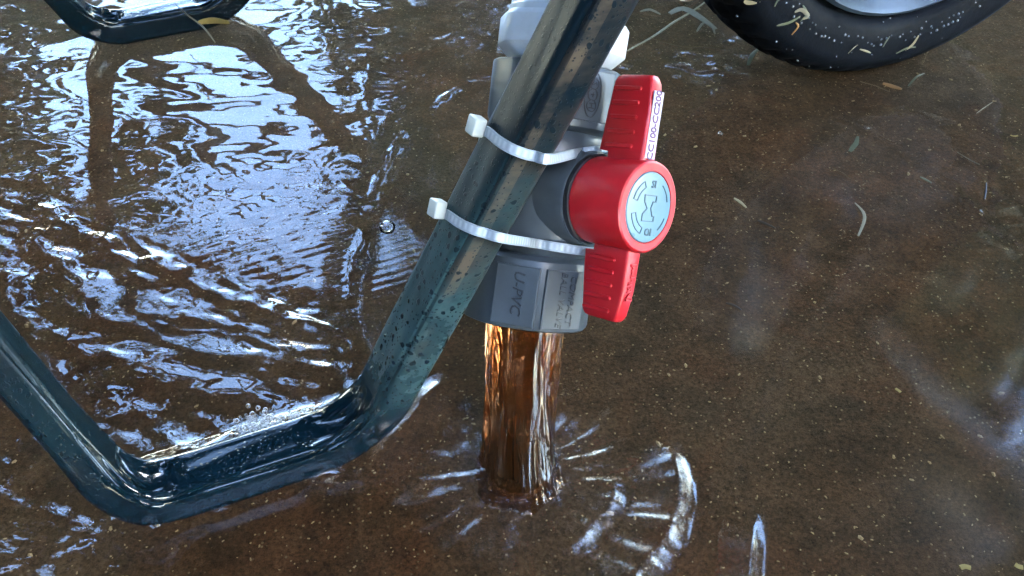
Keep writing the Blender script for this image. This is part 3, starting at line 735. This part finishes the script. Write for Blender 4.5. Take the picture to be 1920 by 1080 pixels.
# pale strip on the upper front edge, a sky reflection put into colour
def sheen_strip(z0, z1, w, mat, parent, name='sky_sheen_strip'):
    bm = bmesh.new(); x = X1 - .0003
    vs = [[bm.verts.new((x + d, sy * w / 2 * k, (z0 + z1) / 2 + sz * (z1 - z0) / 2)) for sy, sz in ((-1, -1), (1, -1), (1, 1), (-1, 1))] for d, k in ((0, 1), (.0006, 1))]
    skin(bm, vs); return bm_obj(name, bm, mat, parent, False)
sheen_strip(.0245, .0585, .0078, M['sheen_strip'], wings[0])
text_mesh('lettering', 'CC100-CC200', .0062, M['violet'], wings[0], (X1 + .0004, 0, .0415), upz, up_for(nX, upz), .0002, 0, .92)
text_mesh('lettering', '[NSF-pw]', .0052, M['red'], wings[1], (X1 + .0002, 0, -.040), upz, up_for(nX, upz), .0005, 0, 1.0)
cap = bm_obj('handle_cap', revolve_x([(.0752, .0183), (.0766, .0183), (.0772, .0178), (.0774, .0165), (.0774, .0001)]), M['cap'], handle, True, 30)
# marks on the cap: u to the right of the viewer, w up the axis
capo = Vector((.0773, 0, 0)); cu_ = up_for((0, 0, 1), (1, 0, 0)) ; cu_ = Vector((0, 0, 1)).cross(Vector((1, 0, 0))); cw_ = Vector((0, 0, 1))
# right-handed: cu_ x cw_ = outward x
bm = bmesh.new()
for a0, a1 in ((118, 165), (195, 250), (15, 55), (-50, -20)):
    ring_flat(bm, 0, 0, .0145, .0145, .0004, capo, cu_, cw_, .0005, a0, a1, 16)
for a0, a1 in ((118, 165), (195, 250)):
    ring_flat(bm, 0, 0, .0112, .0112, .0004, capo, cu_, cw_, .0005, a0, a1, 14)
def stroke(bm, p, q, w, org, ux, uy, h):
    org, ux, uy = Vector(org), Vector(ux), Vector(uy); nz = ux.cross(uy); p, q = Vector(p), Vector(q); d = (q - p).normalized(); s = Vector((-d.y, d.x)) * w / 2; p = p - d * w / 2; q = q + d * w / 2
    vs = [[bm.verts.new(org + ux * c.x + uy * c.y + nz * hh) for c in (p - s, q - s, q + s, p + s)] for hh in (-.0002, h)]
    skin(bm, vs)
for a in (165, 195, 118, 250):
    stroke(bm, (.0112 * math.cos(R(a)), .0112 * math.sin(R(a))), (.0145 * math.cos(R(a)), .0145 * math.sin(R(a))), .0004, capo, cu_, cw_, .0005)
bm_obj('cap_mark', bm, M['cap_dark'], cap, False)
bm = bmesh.new(); pts = [(-.0052, .0062), (.0045, .0062), (.0045, .0030), (.0022, .0030), (.0010, -.0002), (.0030, -.0042), (.0045, -.0042), (.0045, -.0070), (-.0052, -.0070), (-.0052, -.0035), (-.0020, -.0005), (-.0048, .0030), (-.0052, .0062)]
for p, q in zip(pts[:-1], pts[1:]): stroke(bm, p, q, .0005, capo, cu_, cw_, .0005)
bm_obj('cap_mark', bm, M['cap_dark'], cap, False)
text_mesh('lettering', 'SI', .0055, M['cap_dark'], cap, capo + cw_ * .0118 + cu_ * .0010, cu_, cw_, .0005)
text_mesh('lettering', 'OI', .0055, M['cap_dark'], cap, capo - cw_ * .0128 + cu_ * .0014, cu_, cw_, .0005)

# ------------------------------------------------------------------ white pipe fitting above the valve
fit = empty('pipe_fitting', mat=VM)
tag(fit, 'white plastic pipe fitting with octagonal collar above the grey valve', 'pipe fitting')
bm = bmesh.new(); skin(bm, [circ(bm, z, r) for z, r in ((.052, .0258), (.0690, .0262), (.0730, .0285))]); bm_obj('spigot', bm, M['white'], fit, True, 40)
bm = bmesh.new(); skin(bm, [poly_ring(bm, z, r, 8, .012, R(12)) for z, r in ((.0715, .0280), (.0735, .0300), (.0780, .0342), (.0785, .0344), (.0925, .0346), (.0930, .0344), (.0955, .0326))]); bm_obj('collar', bm, M['white'], fit, True, 30)
bm = bmesh.new(); skin(bm, [circ(bm, z, r) for z, r in ((.0940, .0322), (.0990, .0318), (.1000, .0310), (.1300, .0308), (.1315, .0302))]); bm_obj('upper_collar', bm, M['white'], fit, True, 30)
bm = bmesh.new(); skin(bm, [circ(bm, z, r) for z, r in ((.128, .0262), (.395, .0262))]); bm_obj('pipe', bm, M['white'], fit, True, 40)

# ------------------------------------------------------------------ zip ties round leg and valve
bpy.context.view_layer.update()
leg_bvh = BVHTree.FromPolygons([Vector(v) for v in LV], LF)
vv, vf = [], []
for o in body_parts:
    b0 = len(vv); vv += [VM @ v.co for v in o.data.vertices]; vf += [tuple(b0 + i for i in p.vertices) for p in o.data.polygons]
valve_bvh = BVHTree.FromPolygons(vv, vf)
def hit(bvh, u, v):
    r = ray(u, v).normalized(); h = bvh.ray_cast(CO, r)
    return (h[0] - r * .0014) if h[0] is not None else None
def zip_tie(leg_px, mid_px, valve_px, zl, label, head_px):
    fl = [p for p in (hit(leg_bvh, *p) for p in leg_px) if p is not None]; fv = [p for p in (hit(valve_bvh, *p) for p in valve_px) if p is not None]
    fl[-1] = fl[-1] - FW * .0015; 
    def cyl(p):
        d = p - VP; return math.atan2(d.dot(ydir), d.dot(sdir)), d.dot(axis_a)
    (ca, cz), (cb, cw) = cyl(fv[0]), cyl(fv[-1]); dd_ = (cb - ca + math.pi) % (2 * math.pi) - math.pi
    fv = [VP + axis_a * (cz + (cw - cz) * k / 5) + (sdir * math.cos(ca + dd_ * k / 5) + ydir * math.sin(ca + dd_ * k / 5)) * .0368 for k in range(6)]
    d0, d1 = (fl[-1] - CO).dot(FW), (fv[0] - CO).dot(FW)
    front = fl + [at_depth(*mid_px, d0 + .0005)] + fv
    q = VP + axis_a * zl; rv = .0345
    last = front[-1] - q; last -= axis_a * last.dot(axis_a); a0 = math.atan2(last.dot(ydir), last.dot(sdir))
    legc = front[0]
    # round the back of the valve, then behind the leg
    first = front[0] - q; a1 = math.atan2((first - axis_a * first.dot(axis_a)).dot(ydir), first.dot(sdir))
    away = math.atan2(FW.dot(ydir), FW.dot(sdir))
    da = (away - a0 + math.pi) % (2 * math.pi) - math.pi
    db = (a1 - away + math.pi) % (2 * math.pi) - math.pi
    back = []; n1 = 10
    for k in range(1, n1): 
        a = a0 + da * k / n1; back.append(q + sdir * (rv * math.cos(a)) + ydir * (rv * math.sin(a)))
    for k in range(0, 5):
        a = away + db * .45 * k / 5; back.append(q + sdir * (rv * math.cos(a)) + ydir * (rv * math.sin(a)))
    back.append(front[0] + FW * .036 + RT * .006)
    back.append(front[0] + FW * .018 - RT * .003)
    loop = front + back
    # dense closed Catmull-Rom
    n = len(loop); S = []
    for i in range(n):
        p0, p1, p2, p3 = loop[(i - 1) % n], loop[i], loop[(i + 1) % n], loop[(i + 2) % n]
        for k in range(6):
            t = k / 6; S.append(.5 * ((2 * p1) + (p2 - p0) * t + (2 * p0 - 5 * p1 + 4 * p2 - p3) * t * t + (3 * p1 - p0 - 3 * p2 + p3) * t ** 3))
    cen = sum(S, Vector()) / len(S); w, th = .0050, .0012; verts = []; uvs = []; L = 0
    N = len(S)
    for i in range(N):
        T = (S[(i + 1) % N] - S[i - 1]).normalized(); out = S[i] - cen; out = (out - T * out.dot(T)).normalized()
        wd = T.cross(out).normalized()
        if wd.dot(axis_a) < 0: wd = -wd
        # band lies flat on what it wraps: keep its width along the axes it crosses
        mixax = (axis_a - T * axis_a.dot(T)).normalized(); wd = mixax; out2 = T.cross(wd); out = out2 if out2.dot(out) > 0 else -out2
        for a, b_ in ((-.5, 0), (-.5, 1), (.5, 1), (.5, 0)): verts.append(S[i] + wd * (a * w) + out * (b_ * th - .0003))
        uvs.append(L); L += (S[(i + 1) % N] - S[i]).length
    root = empty('zip_tie', loc=cen); tag(root, label, 'zip tie', 'zip ties round leg and valve')
    verts = [v - cen for v in verts]
    faces = []; fu = []
    for i in range(N):
        j = (i + 1) % N; u0 = uvs[i]; u1 = uvs[j] if j else L
        for a in range(4):
            b_ = (a + 1) % 4; faces.append((i * 4 + a, j * 4 + a, j * 4 + b_, i * 4 + b_))
            va, vb = {0: (0, 0), 1: (0, 1), 2: (1, 1), 3: (1, 0)}[a]
            fu += [(u0 * 90, va), (u1 * 90, va), (u1 * 90, vb), (u0 * 90, vb)]
    st = mesh_obj('strap', verts, faces, M['strap'], root, True, 40)
    uvl = st.data.uv_layers.new(name='UVMap')
    for k, uv in enumerate(fu): uvl.data[k].uv = uv
    bm = bmesh.new(); bm.from_mesh(st.data); bmesh.ops.recalc_face_normals(bm, faces=bm.faces); bm.to_mesh(st.data); bm.free()
    # head and cut tail on the outer edge of the leg
    T = (front[0] - front[1]).normalized(); wd = (axis_a - T * axis_a.dot(T)).normalized(); ot = T.cross(wd)
    if ot.dot(FW) > 0: ot = -ot
    hc = at_depth(*head_px, (front[0] - CO).dot(FW) - .001) - cen
    def block(lx, ly, lz, ctr, name, bev):
        bm = bmesh.new(); bmesh.ops.create_cube(bm, size=1)
        for v in bm.verts: v.co = Vector((v.co.x * lx * (1 + .12 * (v.co.z > 0)), v.co.y * ly, v.co.z * lz))
        bmesh.ops.bevel(bm, geom=bm.edges[:], offset=bev, segments=3, profile=.6, affect='EDGES')
        for v in bm.verts: v.co = ctr + T * v.co.x + wd * v.co.y + ot * v.co.z
        return bm_obj(name, bm, M['nylon'], root, True, 50)
    block(.0078, .0090, .0066, hc, 'head', .0011)
    block(.0062, .0046, .0014, hc + T * .0052 + wd * .0004, 'tail', .0004)
    return root
zip_tie([(912, 246), (935, 264), (960, 279), (985, 289), (1004, 294)], (1030, 298), [(1080, 287), (1105, 281), (1130, 275)], .0275, 'upper clear nylon zip tie round leg and grey valve neck', (893, 236))
zip_tie([(838, 402), (862, 418), (890, 431), (912, 438)], (944, 447), [(1005, 456), (1107, 471)], -.0290, 'lower clear nylon zip tie round leg below the red hub', (820, 391))

# ------------------------------------------------------------------ the jet of water
def make_jet_mesh():
    p0 = VP - axis_a * .052; p3 = Vector((IMP[0], IMP[1], .001)); p1 = p0 - axis_a * .05; p2 = p3 + (p0 - p3).normalized() * .03
    seg, n = 96, 110; V = []; uv = []
    prev = None
    for i in range(n + 1):
        t = i / n; c = p0 * (1 - t) ** 3 + p1 * (3 * t * (1 - t) ** 2) + p2 * (3 * t * t * (1 - t)) + p3 * t ** 3
        d = (p1 - p0) * (3 * (1 - t) ** 2) + (p2 - p1) * (6 * t * (1 - t)) + (p3 - p2) * (3 * t * t); d.normalize()
        k = sstep(.55, 1.0, np.array(t)); d = d.lerp(Vector((0, 0, -1)), float(k)).normalized()
        a = (sdir - d * sdir.dot(d)).normalized(); b_ = d.cross(a)
        base = .0212 - .0020 * t + .0070 * math.exp(-(1 - t) * .115 / .016)
        th = np.arange(seg) * 2 * np.pi / seg
        rr = base + .0046 * perlin(np.cos(th) * 1.5 + 7 + t * 1.7, np.sin(th) * 1.5 + 7 + t * 1.4, 71) + .0026 * (perlin(np.cos(th) * 7 + 20, np.sin(th) * 7 + 20 + t * 1.2, 72)) + .0005 * t * perlin(np.cos(th) * 16 + 40, np.sin(th) * 16 + 40 + t * 2, 73)
        for k_ in range(seg):
            V.append(c + (a * math.cos(th[k_]) + b_ * math.sin(th[k_])) * float(rr[k_]))
    Fc = []; U = []
    for i in range(n):
        for k in range(seg):
            k2 = (k + 1) % seg; Fc.append((i * seg + k, i * seg + k2, (i + 1) * seg + k2, (i + 1) * seg + k))
            U += [(k / seg, i / n), ((k + 1) / seg, i / n), ((k + 1) / seg, (i + 1) / n), (k / seg, (i + 1) / n)]
    o = mesh_obj('water_stream', V, Fc, M['jet'], None, True, 80)
    l_ = o.data.uv_layers.new(name='UVMap')
    l_.data.foreach_set('uv', np.array(U, dtype=np.float32).ravel())
    return o
jet = make_jet_mesh(); tag(jet, 'tea brown stream of water pouring from the grey valve outlet', 'water stream')

# ------------------------------------------------------------------ foam
def ico(c, r, sub=2):
    bm = bmesh.new(); bmesh.ops.create_icosphere(bm, subdivisions=sub, radius=r); vs = [Vector(v.co) + Vector(c) for v in bm.verts]; fs = [tuple(v.index for v in f.verts) for f in bm.faces]; bm.free(); return vs, fs
V, Fc = [], []
for i in range(460):
    g = random.random()
    u = random.gauss(487, 22) if g < .6 else random.uniform(450, 620); v = random.gauss(800, 16) if g < .6 else 830 - (u - 450) * .27 + random.gauss(0, 6)
    p = on_ground(u, v, .010); r = random.choice((.0005, .0006, .0008, .001, .0012, .0015)) * (1.9 if random.random() < .03 else 1)
    a, f_ = ico((p.x, p.y, water_z(p.x, p.y) + r * .3), r, 1 if r < .0012 else 2); b0 = len(V); V += a; Fc += [tuple(b0 + k for k in q) for q in f_]
m, n, l, b = new_mat('foam_film'); out = n['Material Output']; b.inputs['Base Color'].default_value = (.62, .64, .66, 1); b.inputs['Roughness'].default_value = .12
tr = n.new('ShaderNodeBsdfTransparent'); lw = n.new('ShaderNodeLayerWeight'); lw.inputs[0].default_value = .5
ms = n.new('ShaderNodeMixShader'); l.new(ramp(n, l, lw.outputs['Facing'], [(.1, .12), (.75, .9)]), ms.inputs[0]); l.new(tr.outputs[0], ms.inputs[1]); l.new(b.outputs[0], ms.inputs[2]); l.new(ms.outputs[0], out.inputs[0])
foam = mesh_obj('foam', V, Fc, m); tag(foam, 'white cluster of tiny bubbles behind the near foot', 'foam', kind='stuff')
for u, v, r, lab in ((725, 418, .0062, 'single large bubble floating left of the lower zip tie'), (1352, 243, .0022, 'small bubble on the brown water right of the red handle')):
    p = on_ground(u, v, .008); bm = bmesh.new(); bmesh.ops.create_icosphere(bm, subdivisions=3, radius=r)
    for q in bm.verts: q.co.z *= .7
    o = bm_obj('bubble', bm, M['bubble'], None, True, 180); o.location = (p.x, p.y, water_z(p.x, p.y)); tag(o, lab, 'bubble', 'bubbles on the water')

# ------------------------------------------------------------------ grit on the bed (uncountable)
V, Fc, mi = [], [], []
for i in range(7500):
    x = random.uniform(-.5, .62); y = random.uniform(.18, 1.0)
    s = random.choice((.0003, .0004, .0005, .0006)) if random.random() < .955 else random.uniform(.0008, .0015)
    a = random.uniform(0, 6.28); el = random.uniform(1, 2.2); b0 = len(V); z = float(bed_fn(np.array([x]), np.array([y]))[0]) + .0003
    for k in range(5):
        t = a + 6.283 * k / 5 + random.uniform(-.3, .3); px, py = s * el * math.cos(t - a), s * math.sin(t - a)
        V.append((x + px * math.cos(a) - py * math.sin(a), y + px * math.sin(a) + py * math.cos(a), z))
    V.append((x, y, z + s * .5))
    Fc += [(b0 + k, b0 + (k + 1) % 5, b0 + 5) for k in range(5)]
grit = mesh_obj('grit', V, Fc, M['grit'], None, False); tag(grit, 'pale grit and husks strewn over the brown bed', 'grit', kind='stuff')

# ------------------------------------------------------------------ debris, each piece its own thing
def blade(name, px, width, mat, label, cat, z=.006, thick=.0006, curl=0.0, group=None, taper=True, world=None):
    P = world or [on_ground(u, v, z) for u, v in px]; width = width * .72
    if world is None: P = [Vector((p.x, p.y, water_z(p.x, p.y) + .0006 + curl * math.sin(math.pi * i / max(1, len(P) - 1)))) for i, p in enumerate(P)]
    # resample smooth
    S = []; n = len(P)
    for i in range(n - 1):
        p0, p1, p2, p3 = P[max(i - 1, 0)], P[i], P[i + 1], P[min(i + 2, n - 1)]
        for k in range(5):
            t = k / 5; S.append(.5 * ((2 * p1) + (p2 - p0) * t + (2 * p0 - 5 * p1 + 4 * p2 - p3) * t * t + (3 * p1 - p0 - 3 * p2 + p3) * t ** 3))
    S.append(P[-1]); org = S[0].copy(); bm = bmesh.new(); rings = []; N = len(S)
    for i, p in enumerate(S):
        T = (S[min(i + 1, N - 1)] - S[max(i - 1, 0)]).normalized(); up = Vector((0, 0, 1)) if world is None else N_ * -1
        sd_ = T.cross(up).normalized(); up2 = sd_.cross(T); t = i / (N - 1)
        w = width * (.35 + .65 * math.sin(math.pi * (t * .85 + .1)) if taper else 1) * .5
        p = p - org
        rings.append([bm.verts.new(p + sd_ * w + up2 * thick * .6), bm.verts.new(p + up2 * thick * -.2), bm.verts.new(p - sd_ * w + up2 * thick * .6), bm.verts.new(p + up2 * thick * 1.2)])
    skin(bm, rings); o = bm_obj(name, bm, mat, None, True, 60); o.location = org
    tag(o, label, cat, group); return o
G_D = 'plant scraps washed over the ground'
blade('straw_stem', [(1176, 97), (1225, 70), (1262, 45), (1300, 22), (1335, -4)], .0042, M['straw'], 'long jointed straw stem lying between white collar and tyre', 'straw', group=G_D)
blade('twig', [(1218, 72), (1248, 82), (1285, 90), (1325, 90), (1358, 93)], .0016, M['dead'], 'thin curved brown twig left of the tyre', 'twig', group=G_D)
blade('leaf_blade', [(1255, 28), (1280, 20), (1310, 35), (1342, 56)], .013, M['pale_straw'], 'wide shiny pale blade floating left of the tyre', 'leaf', curl=.0012, group=G_D)
blade('leaf_blade', [(1306, 62), (1318, 50), (1334, 56), (1340, 66)], .0045, M['pale_straw'], 'short curled pale scrap below the wide shiny blade', 'leaf', curl=.003, group=G_D)
blade('leaf_blade', [(1200, 24), (1218, 24), (1238, 29)], .0065, M['pale_straw'], 'small pale floating blade right of the green leg top', 'leaf', curl=.002, group=G_D)
blade('leaf_blade', [(1276, 2), (1288, 10), (1312, -4)], .007, M['orange_leaf'], 'orange brown curled leaf at the top edge beside the tyre', 'leaf', curl=.004, group=G_D)
blade('grass_scrap', [(1402, 124), (1410, 108), (1424, 92)], .0062, M['grass'], 'olive grass blade upright against the left of the tyre', 'grass blade', curl=.002, group=G_D)
blade('leaf_blade', [(1594, 282), (1600, 274), (1606, 266), (1609, 254)], .0062, M['grass'], 'striped grey green leaf scrap on bare bed below the tyre', 'leaf', group=G_D)
blade('leaf_blade', [(1610, 440), (1620, 415), (1618, 398), (1604, 378)], .0036, M['pale_straw'], 'curled pale leaf with bluish edge right of the red hub', 'leaf', curl=.002, group=G_D)
blade('bark_chip', [(1421, 411), (1436, 417), (1454, 425)], .0042, M['dark_bark'], 'black bark chip right of the pale cap', 'bark', group=G_D)
blade('bark_chip', [(1362, 566), (1376, 570), (1390, 578)], .0032, M['dark_bark'], 'small black bark sliver right of the lower grip', 'bark', group=G_D)
blade('leaf_blade', [(1377, 369), (1388, 376), (1400, 387)], .0038, M['straw'], 'narrow brown leaf sliver right of the pale cap', 'leaf', group=G_D)
blade('straw_stem', [(1794, 288), (1815, 300), (1836, 311)], .0013, M['pale_straw'], 'fine pale straw at the right below the tyre', 'straw', group=G_D)
blade('leaf_blade', [(1726, 330), (1736, 335), (1747, 341)], .0036, M['grass'], 'tiny bright green leaf scrap at the right', 'leaf', group=G_D)
blade('twig', [(1845, 375), (1847, 360), (1848, 345)], .0024, M['dark_bark'], 'short dark upright twig near the right edge', 'twig', group=G_D)
blade('twig', [(1562, 312), (1580, 322), (1596, 332)], .0016, M['dead'], 'thin brown twig below the striped leaf scrap', 'twig', group=G_D)
blade('straw_stem', [(1830, 215), (1845, 204), (1860, 194)], .0013, M['pale_straw'], 'short pale straw under the right side of the tyre', 'straw', group=G_D)
blade('twig', [(1612, 155), (1640, 163), (1668, 174)], .0018, M['dead'], 'faint brown twig just below the tyre', 'twig', group=G_D)
blade('orange_leaf', [(1655, 158), (1672, 164), (1690, 170)], .009, M['orange_leaf'], 'small orange leaf scrap just below the tyre', 'leaf', group=G_D)
blade('grass_scrap', [(1702, 164), (1715, 152), (1732, 140)], .003, M['grass'], 'pale grass blade sticking out below the tyre', 'grass blade', curl=.003, group=G_D)
for px, lab in (([(1802, 1062), (1812, 1060), (1822, 1063)], 'yellow chip near the lower right corner'), ([(1905, 1056), (1912, 1060), (1920, 1062)], 'yellow chip at the lower right corner'), ([(1893, 256), (1900, 258), (1907, 257)], 'tan chip at the right edge below the tyre'), ([(1680, 726), (1685, 729), (1690, 733)], 'cream chip lying alone right of centre')):
    blade('wood_chip', px, .0040 if 'yellow' in lab else .0028, M['chip'], lab, 'chip', group=G_D, taper=False)
# on the far foot
fz = .0345
def far_foot(u, v): 
    r = ray(u, v); return CO + r * ((fz - CAM_H) / r.z)
blade('straw_stem', None, .0030, M['pale_straw'], 'pale straw lying across the far foot', 'straw', world=[far_foot(330, 8), far_foot(352, 28), far_foot(378, 42) - N_ * .004 + ZZ * -.002, far_foot(396, 52) - N_ * .006 - ZZ * .012], group=G_D)
blade('dead_leaf', None, .009, M['chip'], 'pale yellow leaf scrap stuck on the front of the far foot', 'leaf', world=[far_foot(372, 42), far_foot(400, 38), far_foot(430, 42)], group=G_D)
# grass stuck on the tyre
def on_tyre(u, v):
    """point on the near sidewall under a pixel"""
    inv = wheel_m.inverted(); o_ = inv @ CO; d = (inv.to_3x3() @ ray(u, v)).normalized(); t = .3
    for k in range(1500):
        p = o_ + d * t; r = math.hypot(p.x, p.z); ry = abs((r - .171) / .030)
        if ry < 1 and p.y > tyre_y(r) - .0008: break
        t += .0006
    return wheel_m @ p
G_T = 'grass clippings stuck to the tyre'
clips = [([(1505, 10), (1512, 25), (1500, 40)], .003, 'grass'), ([(1455, 48), (1480, 42), (1500, 30)], .0036, 'grass'), ([(1490, 22), (1503, 18), (1515, 30), (1505, 35)], .005, 'pale_straw'), ([(1484, 65), (1496, 50), (1492, 42)], .0028, 'orange_leaf'), ([(1395, 2), (1405, 5), (1425, 3)], .005, 'straw'), ([(1452, 12), (1457, 2), (1466, -4)], .0025, 'grass'),
         ([(1655, 88), (1662, 76), (1668, 68)], .0025, 'grass'), ([(1612, 92), (1625, 96), (1632, 99)], .0026, 'straw'), ([(1700, 92), (1712, 82), (1722, 66)], .0045, 'straw'), ([(1698, 94), (1706, 112), (1722, 114), (1734, 100)], .0032, 'pale_straw'), ([(1738, 98), (1752, 94), (1766, 88)], .0032, 'straw'), ([(1680, 100), (1700, 90), (1716, 88)], .003, 'grass'), ([(1590, 100), (1600, 90), (1608, 84)], .0018, 'pale_straw')]
places = ['low on the left sidewall', 'curving across the left sidewall', 'pale and curled on the left sidewall', 'orange, hanging under the curled clipping', 'straw coloured, at the top left of the tyre', 'thin, near the top of the left sidewall', 'thin and upright below the bead rows', 'short, brown, below the bead rows', 'wide, in the tuft at lower right', 'pale and hooked in the tuft at lower right', 'straw coloured, rightmost in the tuft', 'green, leftmost in the tuft', 'tiny and pale at mid sidewall']
for (px, w, mt), pl in zip(clips, places):
    blade('grass_clipping', None, w, M[mt], 'grass clipping ' + pl, 'grass clipping', world=[on_tyre(*p) for p in px], group=G_T)
# ------------------------------------------------------------------ trees mirrored in the water, plus unseen ones added to block sky light
def tree(label, base, height, crowns, seed, trunk_r=.16, branches=(), leaf=.11):
    rs = np.random.default_rng(seed); root = empty('tree', loc=base); tag(root, label, 'tree', 'trees round the clearing')
    bm_ = round_tube([(0, 0, -.2), (.05, .03, height * .3), (-.06, .1, height * .6), (.1, 0, height)], [trunk_r, trunk_r * .8, trunk_r * .6, trunk_r * .3], 12)
    bm_obj('trunk', bm_, M['bark'], root)
    for pts, r in branches: bm_obj('branch', round_tube(pts, [r * (1 - .75 * i / (len(pts) - 1)) for i in range(len(pts))], 8), M['bark'], root)
    V = []
    for (c, rad, n, ncl) in crowns:
        d = rs.normal(size=(ncl, 3)); d /= np.linalg.norm(d, axis=1)[:, None]; cc = np.array(c) + d * np.array(rad) * (rs.random((ncl, 1)) ** .4)
        idx = rs.integers(0, ncl, n); p = cc[idx] + rs.normal(size=(n, 3)) * np.array(rad) * .13
        a = rs.normal(size=(n, 3)); a /= np.linalg.norm(a, axis=1)[:, None]; b = np.cross(a, rs.normal(size=(n, 3))); b /= np.linalg.norm(b, axis=1)[:, None]
        s = leaf * rs.uniform(.6, 1.4, (n, 1))
        V.append(np.stack([p - a * s, p + b * s * .45, p + a * s, p - b * s * .45], 1))
    V = np.concatenate(V).reshape(-1, 3); Q = np.arange(len(V)).reshape(-1, 4)
    big_mesh('crown', V, Q, M['leaf'], root, False)
    return root
def polar(az, el, d): 
    a, e = R(az), R(el); return Vector((d * math.cos(e) * math.sin(a), d * math.cos(e) * math.cos(a), CAM_H + d * math.sin(e)))
def crown_at(base, az, el, d, rad, n, ncl):
    p = polar(az, el, d) - Vector(base); return (tuple(p), rad, n, ncl)
def blocker_tree(label, az, d, rad, n, seed, zc=2.2, leaf=.27):  # unseen tree added to cut down sky light from the sides and back
    b = polar(az, 0, d); b.z = 0
    return tree(label, tuple(b), zc + rad[2] * .5, [((0, 0, zc), rad, n, max(30, n // 110))], seed, leaf=leaf)
b1 = (.9, 8.5, 0)
tree('broad leafy tree ahead of the wheelbarrow, mirrored dark in the water', b1, 5.0, [crown_at(b1, 6, 30, 9.5, (2.9, 2.0, 2.2), 9000, 60), crown_at(b1, 18, 12, 9, (4.2, 1.6, 2.0), 9000, 70), crown_at(b1, 0, 52, 8.5, (2.6, 2.0, 1.2), 4500, 40)], 1, leaf=.15)
b2 = (-6.2, 6.6, 0)
tree('dense leafy tree beyond the left side, mirrored at the left edge', b2, 4.6, [crown_at(b2, -44, 27, 9, (2.3, 2.3, 2.8), 9500, 60), crown_at(b2, -42, 8, 9, (2.8, 2, 1.4), 6000, 40)], 2, leaf=.15,
     branches=[([(1.2, .6, 2.2), (2.3, .9, 3.6), (3.0, 1.1, 4.8), (3.3, 1.0, 6.3)], .17), ([(1.2, .6, 2.2), (2.6, 1.2, 3.2), (3.7, 1.3, 4.1), (4.6, 1.2, 5.6)], .14), ([(2.3, .9, 3.6), (3.3, .7, 4.1), (4.2, .9, 4.5)], .08), ([(3.0, 1.1, 4.8), (3.8, 1.1, 5.2), (4.4, 1.0, 6.2)], .07)])
b3 = (-1.2, -2.6, 0)  # unseen tree added so its canopy blocks the sky overhead
tree('added unseen tree behind the viewpoint whose canopy blocks overhead sky light', b3, 4.6, [((1.0, 3.4, 4.9), (6.0, 3.5, .7), 9400, 170), ((1.5, -2.2, 3.2), (5.6, 1.6, 1.5), 6000, 80)], 3, .22, leaf=.26)
blocker_tree('added bushy tree blocking sky light to the right beyond the wheel', 32, 8.5, (2.3, 2.3, 4.6), 6500, 4, 4.4)
blocker_tree('added bushy tree blocking sky light to the right of the viewpoint', 73, 9.0, (2.9, 2.4, 3.8), 6000, 8, 3.2)
blocker_tree('added leafy tree blocking sun and sky behind and right of the viewpoint', 121, 7.5, (2.8, 2.6, 4.4), 7500, 6, 3.8)
blocker_tree('added leafy bush blocking sky light straight behind the viewpoint', 165, 7.5, (3.6, 2.2, 2.6), 5500, 7, 2.0)
blocker_tree('added leafy tree blocking sky light behind and left of the viewpoint', -140, 7.5, (3.6, 3.0, 3.4), 6500, 5, 2.8)
blocker_tree('added bushy tree blocking sky light to the left of the viewpoint', -100, 7.0, (2.8, 3.2, 4.6), 8000, 9, 4.0)
blocker_tree('added narrow bush closing the sky gap at the left', -70, 7.6, (1.9, 1.9, 4.2), 5500, 10, 3.4)
